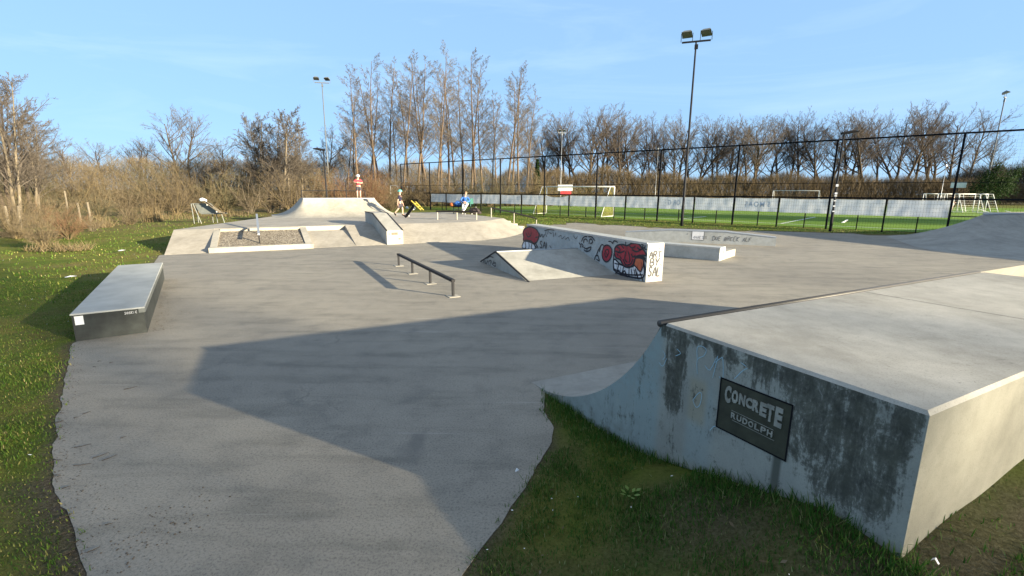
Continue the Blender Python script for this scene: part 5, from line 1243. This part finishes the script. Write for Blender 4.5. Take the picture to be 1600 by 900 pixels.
# bench + seated person
pb2=W(722,334.5,ZP); brz=facing(pb2)
bn=thing('park_bench','dark bench with teal back frame on the platform, under the seated person','bench',pb2+Vector((0,.35,0)),brz)
mb=MB(); mb.box(-.72,-.22,.42,.62,.20,.46); mb.build('seat',M['black'],bn)
mb=MB(); mb.box(.25,.22,.60,.68,.25,.95); mb.build('backrest',M['green_metal'],bn)
for x in (-.55,.5):
    mb=MB(); mb.tube([(x,-.16,0),(x,-.16,.42)],.025,8); mb.build('leg',M['dsteel'],bn)
    mb=MB(); mb.tube([(x,.18,0),(x,.22,.95 if x>0 else .42)],.025,8); mb.build('leg',M['green_metal'],bn)
s_=1.12
J=dict(pelvis=(0,0,.52),waist=(0,-.02,.66),chest=(.0,-.05,.84),neck=(0,-.09,.99),headb=(0.03,-.12,1.07),headt=(.04,-.13,1.20),shL=(.16,-.05,.9),elL=(.24,-.18,.70),wrL=(.04,-.30,.66),haL=(-.03,-.32,.66),shR=(-.16,-.05,.9),elR=(-.26,-.20,.72),wrR=(-.10,-.34,.66),haR=(-.04,-.36,.65),
    hipL=(.09,-.06,.50),knL=(.10,-.46,.56),anL=(-.08,-.50,.22),toL=(-.14,-.60,.20),hipR=(-.09,-.06,.50),knR=(-.12,-.44,.48),anR=(-.14,-.42,.09),toR=(-.17,-.56,.035),face=(-.1,-1,0))
person('person in blue jacket and white trousers seated on the dark bench',pb2+Vector((.18,.25,0)),brz,{k:(Vector(v)*s_ if k!='face' else v) for k,v in J.items()},'cblue','cwhite','sole',None,'hair',True,True)
mb=MB(); bl=thing('basketball','orange basketball resting on the left end of the dark bench','ball',pb2+Vector((-.68,.30,.46)),brz); mb.sphere((0,0,.12),.12,16,12); bb=mb.build('ball',M['ball'],bl,True)
mb=MB(); 
for ax in range(3):
    pts=[]; 
    for t in np.linspace(0,2*PI,25): c_,s__=.121*math.cos(t),.121*math.sin(t); pts.append([(c_,s__,.12),(c_,0,.12+s__),(0,c_,.12+s__)][ax])
    mb.tube(pts,.003,4,False)
mb.build('seams',M['black'],bb,fix=False)
bc=thing('blue_coat','blue coat lying on the bench beside the ball','coat',pb2+Vector((-.30,.38,.46)),brz)
mb=MB(); mb.sphere((0,0,.16),.2,14,9,(1.2,.7,.85)); o=mb.build('cloth',M['cblue'],bc,True)
for v in o.data.vertices: v.co+=Vector((mnoise.noise(v.co*9),mnoise.noise(v.co*9+Vector((3,3,3))),mnoise.noise(v.co*9+Vector((7,7,7)))))*.05; v.co.z=max(v.co.z,0)
bp=W(740,335,ZP); bg_=thing('backpack','dark backpack lying on the ground right of the bench','backpack',bp+Vector((.05,.1,0)),brz)
mb=MB(); mb.sphere((0,0,.2),.28,16,10,(1.25,.7,.75)); mb.sphere((.26,-.05,.1),.14,12,8,(1.2,.9,.8)); o=mb.build('body',M['bag'],bg_,True)
for v in o.data.vertices: v.co+=Vector((mnoise.noise(v.co*6),mnoise.noise(v.co*6+Vector((3,3,3))),mnoise.noise(v.co*6+Vector((7,7,7)))))*.05; v.co.z=max(v.co.z,0)
mb=MB(); mb.tube([(-.2,-.2,.1),(-.1,-.24,.35),(.1,-.22,.4),(.2,-.2,.15)],.02,6); mb.build('strap',M['black'],bg_,True)
bt_=thing('white_bottle','white drinks bottle beside the dark backpack','bottle',bp+Vector((.12,.35,0)),0)
mb=MB(); mb.tube([(0,0,0),(0,0,.34),(0,0,.38),(0,0,.44)],[.045,.045,.02,.022],12); mb.build('body',M['wpaint'],bt_)
sk=skateboard('skateboard lying under the dark bench',pb2+Vector((-.1,.0,.08)),(0,0,brz+.1))
skateboard('skateboard on the ground right of the seated person',pb2+Vector((.45,-.3,.08)),(0,0,brz-.2))
# far player in white
p=D(1486,333,60); person('distant player in white standing at the shaded pitch corner',(p.x,p.y,.03),1.2,stand(1.75,elL=(.22,-.1,.9),wrL=(.2,-.25,.8),haL=(.2,-.28,.76)),'cwhite','cwhite','black',None,'hair')
# balls by the fence
for i,(px,py) in enumerate(((636,327),(647,327.5))):
    p=W(px,py,0.03); t=thing('football','pale football by the fence behind the walking skater, '+('left one','right one')[i],'ball',(p.x,p.y,.03),0,'footballs by the fence'); mb=MB(); mb.sphere((0,0,.16),.16,12,8); mb.build('ball',M['wpaint'],t,True)

# ------------------------------------------------------------------ grass blades, litter, petals
def blades(name,pts,hs,ws,mat,lean=.45):
    n=len(pts); r=np.random.default_rng(n); th=r.random(n)*6.28; ln=np.abs(r.normal(0,lean,n))
    d=np.stack([np.cos(th)*ln,np.sin(th)*ln,np.ones(n)],1); d/=np.linalg.norm(d,axis=1,keepdims=True)
    e=np.stack([-np.sin(th+r.normal(0,.8,n)),np.cos(th),np.zeros(n)],1); e/=np.linalg.norm(e,axis=1,keepdims=True)
    a=pts; m=a+d*(hs*.55)[:,None]; dr_=d.copy(); dr_[:,2]*=.6; tp=m+dr_*(hs*.5)[:,None]; w_=ws[:,None]
    V=np.stack([a-e*w_,a+e*w_,m+e*w_*.75,m-e*w_*.75,tp],1); base=np.arange(n)*5
    tri=np.concatenate([np.stack([base,base+1,base+2],1),np.stack([base,base+2,base+3],1),np.stack([base+3,base+2,base+4],1)])
    o=link(name,np_mesh(name,V.reshape(-1,3),tri,mat,3)); o['kind']='stuff'; return o
def scatter(n,x0,x1,y0,y1,keep):
    X=rng.uniform(x0,x1,n); Y=rng.uniform(y0,y1,n)
    ok=keep(X,Y); X,Y=X[ok],Y[ok]; dd=edge_dist(X,Y); ii=inside(X,Y); ok=(~ii)|(ii&(dd<.045)&(rng.random(len(X))<.35)); X,Y,dd,ii=X[ok],Y[ok],dd[ok],ii[ok]
    dd=np.where(ii,.05,dd); return X,Y,dd,np.where(ii,.006,terrain(X,Y,dd,np.zeros(len(X),bool)))
def fnoise(X,Y,s,o): return np.array([mnoise.noise(Vector((a*s+o,b*s,o))) for a,b in zip(X,Y)])
def notblock(X,Y):
    bx_=X-QP_O.x; by_=Y-QP_O.y; lx=bx_*QA.x+by_*QA.y; ly=bx_*QB.x+by_*QB.y; return ~((lx>.0)&(ly>-LB))
# near mound
X,Y,dd,Z=scatter(160000,-.6,4.6,1.35,4.7,lambda X,Y:notblock(X,Y))
nn_=fnoise(X,Y,1.4,3)+.6*fnoise(X,Y,4.5,8); 
bxl=(X-QP_O.x)*QA.x+(Y-QP_O.y)*QA.y; byl=(X-QP_O.x)*QB.x+(Y-QP_O.y)*QB.y
wall=np.exp(-np.abs(bxl)/.13)*(byl<1.6)
bare=((X-.34)**2/.02+(Y-3.55)**2/.05<1)|((X-.95)**2/.05+(Y-2.75)**2/.03<1)|((bxl>.0)&(np.abs(byl+LB+.12)<.12))
ok=(rng.random(len(X))<np.clip(.62+.9*nn_+wall*.5,0.04,1)*np.clip(dd/.10,.25,1))&(~(bare&(rng.random(len(X))<.93))); X,Y,Z,dd,nn_,wall=X[ok],Y[ok],Z[ok],dd[ok],nn_[ok],wall[ok]
hs=rng.uniform(.02,.055,len(X))*(1+.7*np.clip(nn_,-.5,1))+wall*rng.uniform(.0,.10,len(X))
blades('grass',np.stack([X,Y,Z-.006],1),hs,rng.uniform(.0014,.0032,len(X)),M['mblade'],.7)
# left verge, dense near, thinner far
X,Y,dd,Z=scatter(260000,-11.5,-2.2,1.6,10,lambda X,Y:(rng.random(len(X))<np.clip(5.5/np.hypot(X,Y),0,1)**1.2)&(X<-2.3-.35*(Y-2)+.5)&~((X>-9)&(Y>6)&(X*.556+Y*.0>-99)&False))
lx=(X+5.82)*math.cos(rad(33.8))+(Y-5.96)*math.sin(rad(33.8)); ly=-(X+5.82)*math.sin(rad(33.8))+(Y-5.96)*math.cos(rad(33.8))
ok=~((lx>-.03)&(lx<.8)&(ly>-.05)&(ly<4.9)); X,Y,dd,Z=X[ok],Y[ok],dd[ok],Z[ok]
nn_=fnoise(X,Y,1.1,5)+.5*fnoise(X,Y,4,2); ok=rng.random(len(X))<np.clip(.9+.45*nn_,.25,1)*np.clip(dd/.12,.12,1); X,Y,dd,Z,nn_=X[ok],Y[ok],dd[ok],Z[ok],nn_[ok]
hs=rng.uniform(.018,.042,len(X))*(1+.5*np.clip(nn_,-.5,1)); blades('lawn',np.stack([X,Y,Z-.006],1),hs,rng.uniform(.002,.0045,len(X)),M['blade'],.7)
X,Y,dd,Z=scatter(90000,-34,-6,8,40,lambda X,Y:(X<-5.3-.45*(Y-6))&(rng.random(len(X))<np.clip(12/np.hypot(X,Y),0,1)))
nn_=fnoise(X,Y,.5,5)+.5*fnoise(X,Y,2,2); ok=rng.random(len(X))<np.clip(.6+.8*nn_,.06,1); X,Y,dd,Z=X[ok],Y[ok],dd[ok],Z[ok]
blades('rough_lawn',np.stack([X,Y,Z-.01],1),rng.uniform(.03,.10,len(X)),rng.uniform(.006,.014,len(X)),M['blade'],.8)
# fence strip
X,Y,dd,Z=scatter(60000,-2,34,22,46,lambda X,Y:((X-FO.x)*FN.x+(Y-FO.y)*FN.y<.4)&((X-FO.x)*FN.x+(Y-FO.y)*FN.y>-9))
blades('verge_grass',np.stack([X,Y,Z-.01],1),rng.uniform(.03,.11,len(X)),rng.uniform(.008,.016,len(X)),M['blade'],.8)
# daisies, dry leaves
def bits(name,n,x0,x1,y0,y1,keep,size,mat,h=.03):
    X,Y,dd,Z=scatter(n,x0,x1,y0,y1,keep); n=len(X); r=np.random.default_rng(n+1); th=r.random(n)*6.28; s=size*r.uniform(.5,1.3,n)
    c=np.stack([X,Y,Z+h],1); u=np.stack([np.cos(th),np.sin(th),r.normal(0,.25,n)],1)*s[:,None]; v=np.stack([-np.sin(th),np.cos(th),r.normal(0,.25,n)],1)*(s*.45)[:,None]
    V=np.stack([c-u,c-v,c+u,c+v],1).reshape(-1,3); o=link(name,np_mesh(name,V,np.arange(len(V)).reshape(-1,4),mat,4)); o['kind']='stuff'
bits('daisies',70,-.5,4,1.5,4,lambda X,Y:notblock(X,Y),.008,M['daisy'])
bits('daisies',380,-14,-3,2,18,lambda X,Y:X<-2.9-.5*(Y-2),.010,M['daisy'],.04)
bits('dry_leaves',190,-.5,4.6,1.4,4.5,lambda X,Y:notblock(X,Y),.015,M['leaf'],.018)
bits('dry_leaves',260,-9,-2.3,1.7,12,lambda X,Y:X<-2.3-.5*(Y-2),.016,M['leaf'],.025)
# twigs lying along the left edge of the pavement, dirt on the pavement
mb=MB(); rr_=random.Random(4)
for k in range(26):
    y=rr_.uniform(2.2,5.4); b_=W(90,820).lerp(W(113,540),0); 
    xl=np.interp(y,[2.12,2.6,3.16,4.26,5.79],[-2.37,-2.86,-3.45,-4.42,-5.72]); x=xl+rr_.uniform(-.1,.75)*rr_.random(); a=rr_.uniform(-.5,.9); L=rr_.uniform(.02,.11)
    mb.tube([(x,y,.006),(x+math.cos(a)*L*.5,y+math.sin(a)*L*.5,.009),(x+math.cos(a+.3)*L,y+math.sin(a+.3)*L,.006)],[.003,.0025,.0015],5)
o=mb.build('twig_litter',M['oak_bark']); o['kind']='stuff'
def dirt_mat():
    m,nt,b=nodes('scattered_soil'); v=geopos(nt); n=noise(nt,v,40,5,.75); c=ramp(nt,n,[(.3,(.06,.045,.033)),(.7,(.17,.135,.10))]); nt.links.new(c,b.inputs['Base Color']); b.inputs['Roughness'].default_value=1; bump(nt,b,n,.8,.01); return m
M['dirt']=dirt_mat(); mb=MB()
def crumbs(n,fx,smax=.012):
    for k in range(n):
        x,y=fx(); s=rr_.uniform(.003,smax); a=rr_.uniform(0,6)
        mb.add([(x+s*math.cos(a+t)*rr_.uniform(.6,1.3),y+s*math.sin(a+t)*rr_.uniform(.6,1.3),.0025) for t in (0,1.26,2.5,3.77,5.0)]+[(x,y,.002+s*.7)],[(0,1,5),(1,2,5),(2,3,5),(3,4,5),(4,0,5)])
def edgef():
    y=rr_.uniform(2.1,5.9); xl=np.interp(y,[2.12,2.6,3.16,4.26,5.79],[-2.37,-2.86,-3.45,-4.42,-5.72]); return xl+abs(rr_.gauss(0,.10))+(.35*rr_.random()**2 if y<2.9 else 0),y
crumbs(420,edgef,.006)
crumbs(110,lambda:(-2.1+rr_.gauss(0,.10),2.4+rr_.gauss(0,.2)),.008)
def boxf():
    t=rr_.uniform(0,4.9); k=.80+abs(rr_.gauss(0,.16)); c_,s__=math.cos(rad(33.8)),math.sin(rad(33.8)); return -5.82+c_*k-s__*t,5.96+s__*k+c_*t
crumbs(420,boxf,.008)
o=mb.build('soil_crumbs',M['dirt'],fix=False); o['kind']='stuff'
def scrap(px,py,z,label,s=.05,name='paper_scrap',mat='wpaint',cat='litter'):
    p=W(px,py,z); t=thing(name,label,cat,(p.x,p.y,z),rr_.random()*3); mb=MB(); mb.add([(-s,-s*.4,.012),(s*.8,-s*.5,.02),(s,s*.4,.01),(0,s*.55,.03),(-s*.9,s*.3,.012),(0,0,.035)],[(0,1,5),(1,2,5),(2,3,5),(3,4,5),(4,0,5)]); mb.build('paper',M[mat],t)
scrap(190,392,.08,'white scrap of paper on the grass behind the left skate box',.12); scrap(111,433,.06,'white scrap of paper in the grass left of the skate box',.11)
scrap(808,738,.004,'small white scrap on the pavement near the grass corner',.016); scrap(1460,882,.47,'white shell-like scrap in the soil at the bottom right corner',.014)
# small weed in the grass
wd=thing('weed_plant','small bright green weed in the shaded grass before the quarter pipe','plant',W(985,780,.16),0)
mb=MB()
for k in range(9):
    a=k*2.4; L=rr_.uniform(.03,.055); c_=Vector((math.cos(a)*L,math.sin(a)*L,.03+.003*k)); u=Vector((math.cos(a),math.sin(a),.3))*.02; v=Vector((-math.sin(a),math.cos(a),0))*.012
    mb.add([c_-u,c_+v,c_+u,c_-v],[(0,1,2,3)])
mb.build('leaf',flat('weed_leaf',(.13,.20,.03),.6),wd,fix=False)
# unseen birches added to dim the near pavement; unseen oaks and hedge shade the pitch
eu=Vector((.466,.885,0)); es=Vector((.885,-.466,0))
for i,(u,s_,h_) in enumerate(((-6,62,21),(-2.2,70,23),(1.6,60,20),(-4,84,25),(.2,88,26),(-1,100,30),(-3.2,54,18),(-6.5,92,27))):
    p=eu*u+es*s_; plant(BIR[i%3],Vector((p.x,p.y,0)),h_,10.6,'unseen bare tree added for shade behind the camera, %s'%ORD[i],'tree','birch_tree',wide=1.0)
for i,px_ in enumerate((46,54,62,70,78)):
    plant(OAK[i+1],Vector((px_,26-.55*(px_-46),0)),15,15.6,'bare tree outside the right edge beside the pitch, %s'%ORD[i],'tree','bare_tree',wide=1.3)
twig_band('side_hedge',[(Vector((38,27,0)),4.2),(Vector((52,22,0)),5.5),(Vector((70,15,0)),6),(Vector((90,8,0)),6)],30000,0,M['hedge_twig'],.05,.3,5)
